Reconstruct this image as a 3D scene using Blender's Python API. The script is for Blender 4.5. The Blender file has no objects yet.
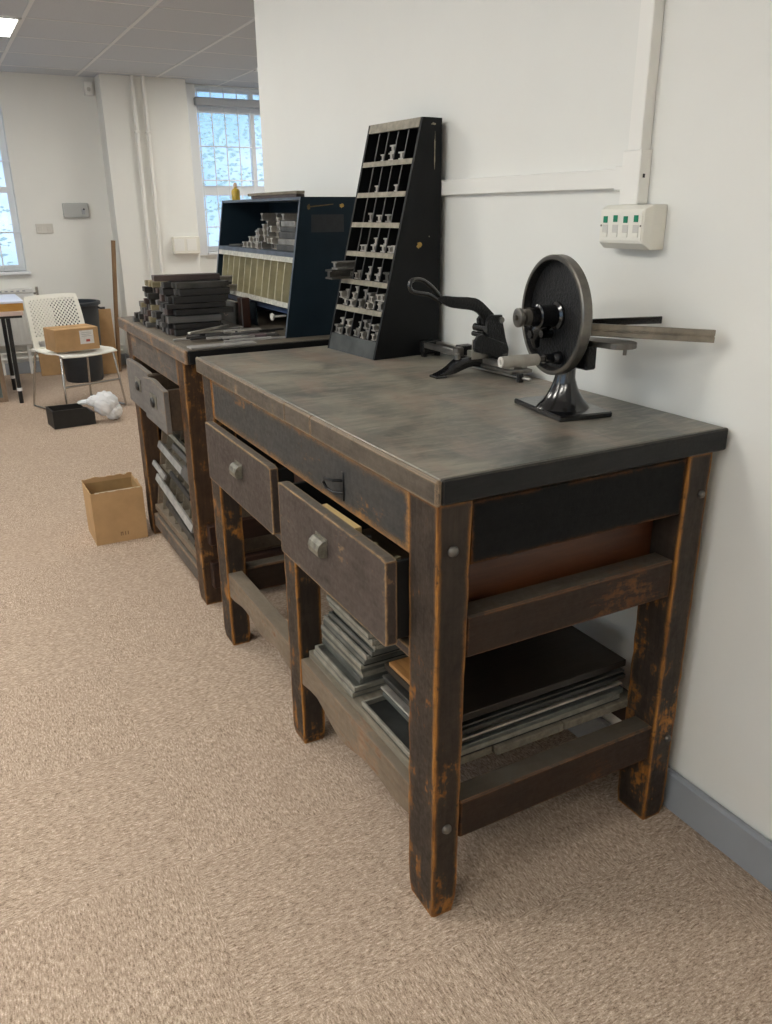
import bpy, bmesh, math, random
from mathutils import Vector, Matrix
random.seed(7)
PI = math.pi
scene = bpy.context.scene
COL = scene.collection
V = Vector

# ------------------------------------------------------------------ helpers
class MB:
    """collects shapes in world coordinates; build() links them as ONE mesh object"""
    def __init__(s): s.bm = bmesh.new()
    def _add(s, verts, faces, M=None):
        vs = [s.bm.verts.new(M @ V(v) if M else V(v)) for v in verts]
        out = []
        for f in faces:
            try: out.append(s.bm.faces.new([vs[i] for i in f]))
            except ValueError: pass
        return vs, out
    def box(s, x0, x1, y0, y1, z0, z1, bev=0.0, M=None, seg=1):
        v = [(x0,y0,z0),(x1,y0,z0),(x1,y1,z0),(x0,y1,z0),(x0,y0,z1),(x1,y0,z1),(x1,y1,z1),(x0,y1,z1)]
        f = [(0,3,2,1),(4,5,6,7),(0,1,5,4),(1,2,6,5),(2,3,7,6),(3,0,4,7)]
        vs, fs = s._add(v, f, M)
        if bev > 0:
            es = list({e for q in fs for e in q.edges})
            bmesh.ops.bevel(s.bm, geom=es, offset=bev, segments=seg, profile=0.6, affect='EDGES')
        return s
    def cbox(s, c, d, rz=0, bev=0.0, M=None):
        T = Matrix.Translation(c) @ Matrix.Rotation(rz, 4, 'Z')
        if M is not None: T = T @ M
        return s.box(-d[0]/2, d[0]/2, -d[1]/2, d[1]/2, -d[2]/2, d[2]/2, bev, T)
    def prism(s, pts, plane, a, b, M=None, bev=0.0):
        """polygon pts extruded from a to b along the axis missing in plane ('xz','yz','xy')"""
        def m(p, t): return {'xz': (p[0], t, p[1]), 'yz': (t, p[0], p[1]), 'xy': (p[0], p[1], t)}[plane]
        n = len(pts)
        v = [m(p, a) for p in pts] + [m(p, b) for p in pts]
        f = [tuple(range(n)), tuple(range(2*n-1, n-1, -1))] + [(i, i+n, (i+1) % n + n, (i+1) % n) for i in range(n)]
        vs, fs = s._add(v, f, M)
        bmesh.ops.recalc_face_normals(s.bm, faces=[q for q in fs if q.is_valid])
        if bev > 0:
            es = [e for q in fs[:2] for e in q.edges]
            bmesh.ops.bevel(s.bm, geom=es, offset=bev, segments=2, profile=0.6, affect='EDGES')
        return s
    def ring(s, outer, inner, plane, a, b, M=None):
        """prism of a closed band between two outlines with the same number of points"""
        def m(p, t): return {'xz': (p[0], t, p[1]), 'yz': (t, p[0], p[1]), 'xy': (p[0], p[1], t)}[plane]
        n = len(outer)
        v = [m(p, a) for p in outer] + [m(p, b) for p in outer] + [m(p, a) for p in inner] + [m(p, b) for p in inner]
        f = []
        for i in range(n):
            j = (i+1) % n
            f += [(i, j, j+n, i+n), (i+2*n, i+3*n, j+3*n, j+2*n), (i, i+2*n, j+2*n, j), (i+n, j+n, j+3*n, i+3*n)]
        vs, fs = s._add(v, f, M)
        bmesh.ops.recalc_face_normals(s.bm, faces=fs)
        return s
    def tube(s, path, r, n=10, caps=True, flat=None):
        path = [V(p) for p in path]
        rs = r if isinstance(r, (list, tuple)) else [r]*len(path)
        rings = []; up = None
        for i, p in enumerate(path):
            t = (path[min(i+1, len(path)-1)] - path[max(i-1, 0)]).normalized()
            if up is None:
                up = V((0,0,1)) if abs(t.z) < .9 else V((1,0,0))
            a = t.cross(up).normalized(); b = a.cross(t).normalized(); up = b
            rings.append([s.bm.verts.new(p + (a*math.cos(2*PI*k/n) + b*math.sin(2*PI*k/n)*(flat or 1))*rs[i]) for k in range(n)])
        for A, B in zip(rings, rings[1:]):
            for k in range(n): s.bm.faces.new((A[k], A[(k+1) % n], B[(k+1) % n], B[k]))
        if caps:
            s.bm.faces.new(rings[0][::-1]); s.bm.faces.new(rings[-1])
        return s
    def cyl(s, p0, p1, r0, r1=None, n=24): return s.tube([p0, p1], [r0, r0 if r1 is None else r1], n)
    def lathe(s, prof, M, n=40):
        """prof: (radius, height) pairs turned about local z"""
        rings = []
        for r, z in prof:
            if r < 1e-6: rings.append([s.bm.verts.new(M @ V((0,0,z)))])
            else: rings.append([s.bm.verts.new(M @ V((r*math.cos(2*PI*k/n), r*math.sin(2*PI*k/n), z))) for k in range(n)])
        fs = []
        for A, B in zip(rings, rings[1:]):
            for k in range(n):
                a, b = A[k % len(A)], A[(k+1) % len(A)]; c, d = B[(k+1) % len(B)], B[k % len(B)]
                q = []
                for x in (a, b, c, d):
                    if x not in q: q.append(x)
                if len(q) > 2: fs.append(s.bm.faces.new(q))
        bmesh.ops.recalc_face_normals(s.bm, faces=fs)
        return s
    def build(s, name, m, parent=None, smooth=False, local=False, keep=False):
        me = bpy.data.meshes.new(name)
        if parent is not None and not local:
            s.bm.transform(WORLD[parent.name].inverted())
        s.bm.to_mesh(me); s.bm.free()
        o = bpy.data.objects.new(name, me); COL.objects.link(o)
        me.materials.append(m)
        if smooth:
            for p in me.polygons: p.use_smooth = True
            md = o.modifiers.new('ws', 'WEIGHTED_NORMAL') if False else None
            me.set_sharp_from_angle(angle=math.radians(38))
        if parent is not None:
            o.parent = parent; WORLD[o.name] = WORLD[parent.name]
        else: WORLD[o.name] = Matrix.Identity(4)
        return o
WORLD = {}
def props(o, label=None, cat=None, group=None, kind=None):
    if label: o['label'] = label
    if cat: o['category'] = cat
    if group: o['group'] = group
    if kind: o['kind'] = kind
    return o
def thing(name, label, cat, loc=(0,0,0), rz=0, group=None, kind=None):
    o = bpy.data.objects.new(name, None); COL.objects.link(o)
    o.location = loc; o.rotation_euler = (0, 0, rz); o.empty_display_size = .05
    WORLD[o.name] = Matrix.Translation(loc) @ Matrix.Rotation(rz, 4, 'Z')
    return props(o, label, cat, group, kind)
def structure(o): o['kind'] = 'structure'; return o
def plabel(o, t): o['label'] = t; return o

# ------------------------------------------------------------------ materials
def nt(name):
    m = bpy.data.materials.new(name); m.use_nodes = True
    return m, m.node_tree, m.node_tree.nodes['Principled BSDF']
def N(t, kind, **kw):
    n = t.nodes.new(kind)
    for k, v in kw.items(): setattr(n, k, v)
    return n
def ramp(t, src, stops):
    r = N(t, 'ShaderNodeValToRGB'); e = r.color_ramp.elements
    while len(e) < len(stops): e.new(.5)
    for el, (p, c) in zip(e, stops):
        el.position = p; el.color = (c, c, c, 1) if isinstance(c, (int, float)) else (*c, 1)
    t.links.new(src, r.inputs[0]); return r.outputs[0]
def noise(t, vec, sc, det=4, rough=.6, dist=0.0):
    n = N(t, 'ShaderNodeTexNoise'); n.inputs['Scale'].default_value = sc
    n.inputs['Detail'].default_value = det; n.inputs['Roughness'].default_value = rough; n.inputs['Distortion'].default_value = dist
    t.links.new(vec, n.inputs['Vector']); return n.outputs['Fac']
def mapping(t, scale, loc=(0,0,0), rot=(0,0,0)):
    tc = N(t, 'ShaderNodeTexCoord'); mp = N(t, 'ShaderNodeMapping')
    mp.inputs['Scale'].default_value = scale; mp.inputs['Location'].default_value = loc; mp.inputs['Rotation'].default_value = rot
    t.links.new(tc.outputs['Object'], mp.inputs['Vector']); return mp.outputs[0]
def mix(t, f, a, b, mode='MIX'):
    n = N(t, 'ShaderNodeMix', data_type='RGBA', blend_type=mode)
    if isinstance(f, (int, float)): n.inputs[0].default_value = f
    else: t.links.new(f, n.inputs[0])
    for i, x in ((6, a), (7, b)):
        if isinstance(x, tuple): n.inputs[i].default_value = (*x, 1)
        else: t.links.new(x, n.inputs[i])
    return n.outputs[2]
def mth(t, op, a, b=None):
    n = N(t, 'ShaderNodeMath', operation=op)
    for i, x in ((0, a), (1, b)):
        if x is None: continue
        if isinstance(x, (int, float)): n.inputs[i].default_value = x
        else: t.links.new(x, n.inputs[i])
    return n.outputs[0]
def bump(t, b, h, strength=.2, dist=.01):
    n = N(t, 'ShaderNodeBump'); n.inputs['Strength'].default_value = strength; n.inputs['Distance'].default_value = dist
    t.links.new(h, n.inputs['Height']); t.links.new(n.outputs[0], b.inputs['Normal'])
def edge_mask(t, radius):
    bv = N(t, 'ShaderNodeBevel'); bv.samples = 4; bv.inputs['Radius'].default_value = radius
    g = N(t, 'ShaderNodeNewGeometry'); d = N(t, 'ShaderNodeVectorMath', operation='DOT_PRODUCT')
    t.links.new(bv.outputs[0], d.inputs[0]); t.links.new(g.outputs['Normal'], d.inputs[1])
    return mth(t, 'SUBTRACT', 1.0, d.outputs['Value'])

def plain(name, col, rough=.5, metal=0, var=.0, scale=30, spec=.5, bumpv=0, coat=0):
    m, t, b = nt(name); b.inputs['Roughness'].default_value = rough; b.inputs['Metallic'].default_value = metal
    b.inputs['Specular IOR Level'].default_value = spec
    b.inputs['Coat Weight'].default_value = coat
    vec = mapping(t, (1,1,1)); f = noise(t, vec, scale, 5)
    c = ramp(t, f, [(.3, tuple(x*(1-var) for x in col)), (.7, tuple(min(1, x*(1+var)) for x in col))])
    t.links.new(c, b.inputs['Base Color'])
    if bumpv: bump(t, b, f, bumpv, .004)
    return m
def painted(name, paint, paint2, bare, bare2, axis='y', wear=.5, edge=1.0, rough=.5, spec=.25, er=.012, grime=.35, ps=5, low=0.0, dust=.55):
    """old paint rubbed through to orange wood at arrises and in patches, long grain along axis"""
    m, t, b = nt(name); b.inputs['Specular IOR Level'].default_value = spec
    k = {'x': (.12,1,1), 'y': (1,.12,1), 'z': (1,1,.12)}[axis]
    g = mapping(t, tuple(12*x for x in k)); o = mapping(t, (1,1,1))
    grain = noise(t, g, 6, 6, .7, .4); patch = noise(t, o, ps, 7, .65, .3); fine = noise(t, o, 70, 5, .7); big = noise(t, o, 2.3, 4, .6)
    pc = mix(t, ramp(t, patch, [(.35, 0), (.65, 1)]), paint, paint2)
    pc = mix(t, ramp(t, grain, [(.3, .0), (.8, grime)]), pc, tuple(min(1, x*2.1+.012) for x in paint2))
    bc = mix(t, ramp(t, grain, [(.35, 0), (.65, 1)]), bare, bare2)
    # patches of bare wood
    a = mth(t, 'ADD', mth(t, 'MULTIPLY', patch, .55), mth(t, 'MULTIPLY', grain, .3)); a = mth(t, 'ADD', a, mth(t, 'MULTIPLY', fine, .2))
    a = mth(t, 'ADD', a, mth(t, 'MULTIPLY', mth(t, 'SUBTRACT', big, .5), .35))
    if low:
        sz = N(t, 'ShaderNodeSeparateXYZ'); t.links.new(o, sz.inputs[0])
        a = mth(t, 'ADD', a, mth(t, 'MULTIPLY', mth(t, 'SUBTRACT', .45, sz.outputs[2]), low))
    th = .70 - .22*wear
    pm = ramp(t, a, [(th, 0), (th+.06, 1)])
    e = edge_mask(t, er)
    chip = noise(t, o, 26, 5, .7, .5)
    e = mth(t, 'MULTIPLY', e, mth(t, 'MULTIPLY', ramp(t, chip, [(.38, .06), (.60, 1)]), mth(t, 'MULTIPLY', fine, 19.0)))
    em = ramp(t, mth(t, 'MULTIPLY', e, edge), [(.12, 0), (.42, 1)])
    f = mth(t, 'MAXIMUM', pm, em)
    c = mix(t, f, pc, bc)
    # pale specks / scratches
    sp = noise(t, mapping(t, tuple(30*x for x in k)), 9, 3, .8)
    c = mix(t, ramp(t, sp, [(.72, 0), (.78, .45)]), c, (.23,.2,.16))
    if dust:
        gn = N(t, 'ShaderNodeNewGeometry'); sn = N(t, 'ShaderNodeSeparateXYZ'); t.links.new(gn.outputs['Normal'], sn.inputs[0])
        dm = mth(t, 'MULTIPLY', ramp(t, sn.outputs[2], [(.6, 0), (.95, 1)]), ramp(t, patch, [(.25, dust), (.7, dust*.4)]))
        c = mix(t, dm, c, (.19,.17,.135))
    t.links.new(c, b.inputs['Base Color'])
    r = ramp(t, fine, [(.3, rough-.1), (.7, min(1, rough+.15))]); t.links.new(r, b.inputs['Roughness'])
    bump(t, b, mth(t, 'ADD', grain, mth(t, 'MULTIPLY', fine, .6)), .35, .003)
    return m
def rawwood(name, c1, c2, axis='y', rough=.6, scale=6):
    m, t, b = nt(name); k = {'x': (.1,1,1), 'y': (1,.1,1), 'z': (1,1,.1)}[axis]
    g = noise(t, mapping(t, tuple(10*x for x in k)), scale, 6, .7, .6); o = noise(t, mapping(t, (1,1,1)), 8, 4)
    f = mth(t, 'ADD', mth(t, 'MULTIPLY', g, .65), mth(t, 'MULTIPLY', o, .35))
    t.links.new(ramp(t, f, [(.35, c1), (.65, c2)]), b.inputs['Base Color']); b.inputs['Roughness'].default_value = rough
    bump(t, b, g, .3, .002); return m
def emit(name, col, s):
    m, t, b = nt(name); b.inputs['Base Color'].default_value = (*col, 1)
    b.inputs['Emission Color'].default_value = (*col, 1); b.inputs['Emission Strength'].default_value = s; return m

BK = (.011,.011,.011); BK2 = (.026,.022,.019); OR = (.30,.115,.025); OR2 = (.13,.042,.012)
M = {}
M['apron'] = painted('apron_paint', (0.028, 0.0287, 0.0294), (0.0434, 0.0406, 0.0371), (.46,.23,.07), (.17,.08,.03), 'y', .46, 1.3, .55, er=.030, ps=7)
M['side'] = painted('shaded_side_paint', (0.0018, 0.0023, 0.0027), (0.0034, 0.0036, 0.0036), (.20,.08,.02), (.07,.025,.008), 'x', .12, .6, .6, .15, ps=4, grime=.2)  # black paint deepened to put the near end's shade into the colour
M['leg'] = painted('leg_paint', (0.0129, 0.0094, 0.0074), (0.0372, 0.0273, 0.0208), (.50,.22,.045), (.15,.058,.014), 'z', .56, 3.0, .5, er=.014, ps=11, low=.13)
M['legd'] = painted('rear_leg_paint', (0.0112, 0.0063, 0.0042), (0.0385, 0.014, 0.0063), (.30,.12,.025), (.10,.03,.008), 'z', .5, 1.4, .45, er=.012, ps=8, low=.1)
M['rail'] = painted('rail_paint', (0.0144, 0.0091, 0.0062), (0.0264, 0.0144, 0.0086), (.20,.085,.028), (.09,.035,.014), 'x', .3, 1.6, .55, er=.007)
M['stretch'] = painted('stretcher_wood', (0.0935, 0.068, 0.0467), (0.17, 0.1318, 0.0935), (.32,.23,.15), (.17,.09,.05), 'y', .55, .9, .65, er=.008)
M['drawer'] = painted('drawer_paint', (0.0324, 0.0245, 0.0216), (0.0612, 0.0475, 0.0418), (.48,.31,.15), (.24,.14,.07), 'y', .36, 3.0, .5, er=.007, ps=9)
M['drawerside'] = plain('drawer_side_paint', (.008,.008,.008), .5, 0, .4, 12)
M['panelred'] = rawwood('red_wood', (0.0495, 0.0132, 0.0041), (0.099, 0.031, 0.0074), 'x', .4)
M['dark'] = rawwood('dark_red_wood', (0.0144, 0.0056, 0.0032), (0.04, 0.0144, 0.0072), 'x', .5)
M['shelfwood'] = rawwood('dusty_shelf_wood', (.11,.095,.07), (.24,.21,.16), 'y', .8)
M['inner'] = rawwood('drawer_wood', (.03,.018,.01), (.08,.05,.028), 'y', .7)
M['edge'] = painted('top_edge_paint', (0.044, 0.0368, 0.0296), (0.096, 0.0784, 0.0608), (.36,.26,.17), (.18,.12,.07), 'y', .45, 3.2, .5, er=.007, ps=9)
M['edgedark'] = painted('shaded_end_paint', (0.003, 0.0033, 0.0036), (0.006, 0.0063, 0.0066), (.12,.10,.08), (.05,.04,.035), 'x', .12, .6, .4, er=.003, grime=.5)  # end edge darkened in colour for the shade on the near face
M['t2leg'] = painted('second_leg_paint', (0.021, 0.0119, 0.0077), (0.0595, 0.0336, 0.0189), (.42,.20,.055), (.15,.06,.018), 'z', .5, 1.6, .5, er=.012, ps=8)
M['t2apron'] = painted('second_apron_paint', (0.06, 0.052, 0.0464), (0.112, 0.092, 0.076), (.35,.22,.12), (.2,.11,.06), 'y', .6, 1.3, .65, ps=7)
M['t2drawer'] = painted('second_drawer_paint', (0.088, 0.08, 0.076), (0.144, 0.132, 0.12), (.38,.26,.16), (.22,.14,.08), 'y', .35, .9, .65, er=.005)
# table top: dark lead grey surface with brown and pale clouds
m, t, b = nt('lead_grey_top')
o = mapping(t, (1,1,1)); a = noise(t, o, 3.2, 6, .6, 1.2); g = noise(t, mapping(t, (2,.6,1), rot=(0,0,.35)), 5, 5, .65, .6); f = noise(t, o, 120, 4, .7); l = noise(t, o, 1.6, 4, .6, .5)
c = ramp(t, a, [(.36, (.085,.085,.075)), (.5, (.165,.155,.128)), (.62, (.26,.24,.19))])
c = mix(t, ramp(t, g, [(.47, 0), (.62, .8)]), c, (.25,.19,.15))
c = mix(t, ramp(t, l, [(.5, 0), (.66, .6)]), c, (.066,.072,.074))
st = noise(t, mapping(t, (1.6,7,1), rot=(0,0,.35)), 4, 8, .75, 1.4)
c = mix(t, ramp(t, st, [(.48, 0), (.66, .7)]), c, (.30,.275,.225)); c = mix(t, ramp(t, st, [(.30, .6), (.44, 0)]), c, (.048,.048,.045))
c = mix(t, ramp(t, f, [(.60, 0), (.72, .5)]), c, (.20,.18,.14))
t.links.new(c, b.inputs['Base Color']); t.links.new(ramp(t, a, [(.3, .30), (.7, .5)]), b.inputs['Roughness'])
b.inputs['Specular IOR Level'].default_value = .55
bump(t, b, mth(t, 'ADD', a, mth(t, 'MULTIPLY', f, .2)), .12, .002); M['top'] = m
M['top2'] = rawwood('second_top_surface', (.08,.07,.055), (.16,.13,.095), 'y', .55)
# carpet: pinkish beige flecked loop pile laid in tiles
m, t, b = nt('flecked_carpet')
o = mapping(t, (1,1,1)); ck = N(t, 'ShaderNodeTexChecker'); ck.inputs['Scale'].default_value = 2.0; t.links.new(mapping(t, (1,1,1), (.13,.07,.25)), ck.inputs['Vector'])
def wp(x, sc, amt):
    n_ = N(t, 'ShaderNodeTexNoise'); n_.inputs['Scale'].default_value = sc; t.links.new(x, n_.inputs['Vector'])
    va = N(t, 'ShaderNodeVectorMath', operation='SCALE'); va.inputs['Scale'].default_value = amt; t.links.new(n_.outputs['Color'], va.inputs[0])
    vb = N(t, 'ShaderNodeVectorMath', operation='ADD'); t.links.new(x, vb.inputs[0]); t.links.new(va.outputs[0], vb.inputs[1]); return vb.outputs[0]
sa = noise(t, wp(mapping(t, (80,260,80), rot=(0,0,.15)), .35, 1.5), 1.0, 3, .6)
sb = noise(t, wp(mapping(t, (260,80,80), rot=(0,0,.15)), .35, 1.5), 1.0, 3, .6)
f2 = mix(t, ck.outputs['Fac'], sa, sb); f1 = noise(t, o, 330, 2, .6); f3 = noise(t, o, 1.3, 3, .5); f4 = noise(t, o, 26, 2, .5)
s2 = mth(t, 'ADD', mth(t, 'MULTIPLY', f1, .35), mth(t, 'MULTIPLY', f2, .65))
c = ramp(t, s2, [(.34, (.17,.12,.080)), (.46, (.40,.30,.225)), (.56, (.56,.445,.345)), (.68, (.84,.72,.60))])
c = mix(t, ramp(t, f3, [(.3, 0), (.7, .22)]), c, (.38,.28,.22))
sp_ = noise(t, o, 55, 2, .5)
c = mix(t, ramp(t, sp_, [(.73, 0), (.77, .5)]), c, (.15,.10,.07))
t.links.new(c, b.inputs['Base Color']); b.inputs['Roughness'].default_value = .95; b.inputs['Specular IOR Level'].default_value = .15
bump(t, b, s2, .7, .006); M['carpet'] = m
M['wall'] = plain('white_wall_paint', (.79,.79,.755), .6, 0, .012, 3, .3, .03)
M['ceil'] = plain('ceiling_tile', (.57,.60,.64), .9, 0, .04, 90, .2, .1)
M['tbar'] = plain('ceiling_bar', (.72,.73,.74), .45)
M['skirt'] = plain('grey_blue_skirting', (.29,.31,.335), .4, 0, .05, 6)
M['trunk'] = plain('white_plastic_trunking', (.84,.83,.79), .35)
M['plastic'] = plain('ivory_plastic', (.82,.80,.72), .35)
M['plastic_d'] = plain('pale_grey_plastic', (.62,.60,.55), .4)  # greyer plastic for ports, switch plate and sensor lens
M['green'] = plain('green_tab', (.0,.22,.11), .4)
M['screw'] = plain('screw_metal', (.22,.2,.17), .4, .8)
M['whiteframe'] = plain('white_window_paint', (.78,.80,.82), .4)
M['blind'] = plain('grey_blind_cassette', (.33,.35,.38), .5)
M['panelgrey'] = plain('grey_control_plastic', (.42,.43,.42), .5)
M['blackmetal'] = plain('black_japanned_iron', (.006,.006,.007), .16, 0, .3, 60, .7, .15, .3)
M['castblack'] = plain('rough_black_casting', (.0055,.0055,.006), .33, 0, .5, 170, .35, 1.0)
M['greyiron'] = plain('worn_grey_iron', (.15,.14,.125), .38, .8, .3, 25)
M['steel'] = plain('bright_steel', (.42,.40,.36), .3, .9, .2, 30)
M['oldsteel'] = plain('old_bar_steel', (.24,.21,.17), .4, .75, .35, 18)
M['grip'] = plain('grey_painted_grip', (.33,.31,.27), .5, 0, .15, 40)
M['gripend'] = plain('pale_grip_ring', (.62,.60,.55), .4)
M['rackblack'] = plain('black_rack_paint', (.0062,.0066,.007), .5, 0, .4, 5, .2)
M['racklip'] = plain('worn_rack_lip', (.24,.215,.165), .55, .1, .3, 40)
M['rackbase'] = plain('grey_rack_base', (.06,.064,.062), .5, .2, .4, 14)
M['rackedge'] = plain('rubbed_divider_edge', (.10,.10,.10), .45, .4, .3, 30)
M['blue'] = plain('dark_blue_cabinet_paint', (.008,.017,.025), .5, 0, .3, 5, .22)
M['blueedge'] = plain('rubbed_blue_edge', (.085,.105,.135), .45, .2, .3, 20)
M['brown'] = plain('brown_tape_remnant', (.10,.065,.02), .6, 0, .4, 50)
M['stain'] = plain('ochre_paint_stain', (.38,.24,.05), .55, 0, .4, 60)
M['smear'] = plain('pale_scrape', (.30,.27,.19), .6, 0, .3, 60)
M['patch'] = plain('faded_label_patch', (.017,.019,.022), .6, 0, .2, 40)
M['card_y'] = plain('yellowed_divider_card', (.42,.38,.24), .75, 0, .25, 12)
M['cardlite'] = plain('pale_divider_edge', (.50,.47,.34), .7, 0, .2, 40)
M['strip_w'] = plain('pale_label_strip', (.42,.41,.36), .6, 0, .3, 60)
M['alloy'] = plain('dull_alloy', (.28,.265,.24), .42, .7, .4, 20)
M['alloyd'] = plain('dark_alloy', (.075,.072,.066), .45, .6, .4, 20)
M['alloyl'] = plain('light_alloy', (.50,.47,.42), .4, .7, .3, 20)
M['strip1'] = rawwood('blackened_strip', (0.0098, 0.0091, 0.0091), (0.0238, 0.0217, 0.0203), 'x', .55)
M['strip2'] = rawwood('grey_strip', (.05,.05,.05), (.12,.115,.11), 'x', .5)
M['strip3'] = rawwood('purple_brown_strip', (.035,.022,.02), (.075,.05,.045), 'x', .55)
M['strip4'] = rawwood('tan_strip', (.13,.11,.06), (.26,.22,.13), 'x', .6)
M['strip5'] = plain('pale_lead_strip', (.38,.37,.355), .45, .4, .3, 20)
M['tray'] = plain('galley_zinc', (.15,.155,.14), .45, .5, .35, 14)
M['tray2'] = plain('dark_galley_steel', (.05,.052,.05), .42, .6, .4, 10)
M['trayl'] = plain('light_galley_rim', (.28,.27,.23), .5, .4, .3, 30)
M['sheetdark'] = rawwood('dark_board', (0.007, 0.0056, 0.0042), (0.0196, 0.014, 0.0091), 'x', .35)
M['orangewood'] = rawwood('lit_corner_orange', (.20,.09,.025), (.36,.18,.06), 'y', .5)  # orange of the black board where light falls on its corner
M['yellowwood'] = rawwood('yellow_offcut', (.45,.31,.12), (.62,.46,.22), 'y', .6)
M['card'] = plain('brown_cardboard', (.46,.29,.145), .85, 0, .10, 9, .2, .1)
M['cardin'] = plain('cardboard_inside', (.34,.22,.10), .9, 0, .15, 9, .2)
M['cardedge'] = plain('torn_card_edge', (.70,.62,.46), .9)
M['stamp'] = plain('box_stamp_ink', (.20,.11,.05), .8)
M['paper'] = plain('white_label_paper', (.70,.69,.66), .7, 0, .08, 60)
M['red'] = plain('red_mark', (.45,.09,.07), .7)
M['chair'] = plain('white_chair_plastic', (.80,.80,.74), .35)
M['chrome'] = plain('chrome_tube', (.55,.54,.52), .18, 1)
M['bin'] = plain('charcoal_bin_plastic', (.022,.027,.034), .5, 0, .15, 8)
M['boxblack'] = plain('black_wooden_box', (.012,.011,.010), .55, 0, .3, 10)
M['boxin'] = plain('box_inside_grey', (.10,.09,.075), .7, 0, .3, 10)
m, t, b = nt('thin_white_plastic_bag'); b.inputs['Base Color'].default_value = (.88,.89,.90,1); b.inputs['Roughness'].default_value = .4
b.inputs['Transmission Weight'].default_value = .1; b.inputs['IOR'].default_value = 1.1; M['bag'] = m
M['pole'] = rawwood('pole_wood', (.16,.09,.04), (.27,.16,.08), 'z', .6)
M['deskwood'] = rawwood('orange_desk_wood', (.50,.24,.05), (.66,.36,.09), 'x', .4)
M['desktop'] = plain('pale_desk_sheet', (.62,.64,.74), .3, 0, .04, 5)
M['desklip'] = plain('pinkish_desk_lip', (.52,.40,.35), .5)
M['blacktube'] = plain('black_steel_tube', (.010,.010,.011), .35)
M['whitetube'] = plain('white_foot_collar', (.75,.75,.75), .4)
M['rad'] = plain('white_radiator_enamel', (.76,.76,.74), .35)
M['framewood'] = rawwood('picture_frame_wood', (.16,.10,.06), (.28,.19,.12), 'z', .5)
M['picture'] = plain('dim_grey_green_print', (.10,.12,.11), .25, 0, .6, 6)
M['bottle'] = plain('amber_yellow_bottle', (.42,.29,.03), .3, 0, .2, 20)
M['bottlecap'] = plain('pale_bottle_cap', (.55,.42,.30), .5)
M['plank'] = rawwood('grey_scribbled_plank', (.10,.095,.085), (.17,.16,.145), 'y', .65)
M['chalk'] = plain('pale_scribble', (.55,.47,.36), .8)
M['redblock'] = rawwood('dark_red_block', (.035,.010,.006), (.07,.022,.012), 'z', .4)
M['purple'] = plain('purple_grey_block', (.10,.07,.075), .5, 0, .2, 20)
M['knobwhite'] = plain('white_knob', (.60,.58,.53), .4)
M['tapblue'] = plain('blue_rail', (.06,.09,.17), .4)
M['iron'] = plain('dark_iron_fitting', (.02,.02,.021), .4, .6, .3, 40)
M['pull'] = plain('pale_cup_pull_metal', (.20,.19,.155), .5, .5, .4, 60)
M['light'] = emit('lit_ceiling_panel', (1.0,.965,.885), 21.5)
m, t, b = nt('window_glass')
gl = N(t, 'ShaderNodeBsdfTransparent'); gs = N(t, 'ShaderNodeBsdfGlossy'); gs.inputs['Roughness'].default_value = .02
mx = N(t, 'ShaderNodeMixShader'); mx.inputs[0].default_value = .06; t.links.new(gl.outputs[0], mx.inputs[1]); t.links.new(gs.outputs[0], mx.inputs[2])
t.links.new(mx.outputs[0], t.nodes['Material Output'].inputs['Surface']); M['glass'] = m
m, t, b = nt('pale_outdoor_leaves')
d1 = N(t, 'ShaderNodeBsdfDiffuse'); d1.inputs[0].default_value = (.75,.88,.86,1); d2 = N(t, 'ShaderNodeBsdfTranslucent'); d2.inputs[0].default_value = (.80,.95,.90,1)
mx = N(t, 'ShaderNodeMixShader'); mx.inputs[0].default_value = .5; t.links.new(d1.outputs[0], mx.inputs[1]); t.links.new(d2.outputs[0], mx.inputs[2]); t.links.new(mx.outputs[0], t.nodes['Material Output'].inputs['Surface']); M['leaf'] = m
M['brickout'] = plain('pale_outdoor_wall', (.60,.66,.72), .8, 0, .1, 2)
M['paving'] = plain('outdoor_paving', (.35,.36,.36), .9, 0, .1, 2)

# ------------------------------------------------------------------ the room
H = 2.59
def S(name, mb, mat, parent=None): return structure(mb.build(name, M[mat], parent)) if parent is None else mb.build(name, M[mat], parent)
XL, XR, YF, YB = -4.2, 3.4, -3.2, 7.35
S('floor', MB().box(XL-.2, XR+.2, YF-.2, YB+.3, -.1, 0), 'carpet')
ceil = S('ceiling', MB().box(XL-.2, XR+.2, YF-.2, YB+.3, H, H+.1), 'ceil')
g = MB()
x = -.655*6
while x < XR: g.box(x-.012, x+.012, YF, YB, H-.004, H+.001); x += .655
for k in range(-13, 5): g.box(XL, XR, 5.07+.64*k-.006, 5.07+.64*k+.006, H-.0025, H+.001)
S('trim_1', g, 'tbar')
S('wall_right', MB().box(0, .16, YF, 2.72, 0, H), 'wall')
S('wall_right_end', MB().box(.16, XR, 2.56, 2.72, 0, H), 'wall')
S('wall_far_right', MB().box(XR, XR+.2, 2.56, YB+.3, 0, H), 'wall')
S('wall_front', MB().box(XL-.2, .16, YF-.2, YF, 0, H), 'wall')
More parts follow.
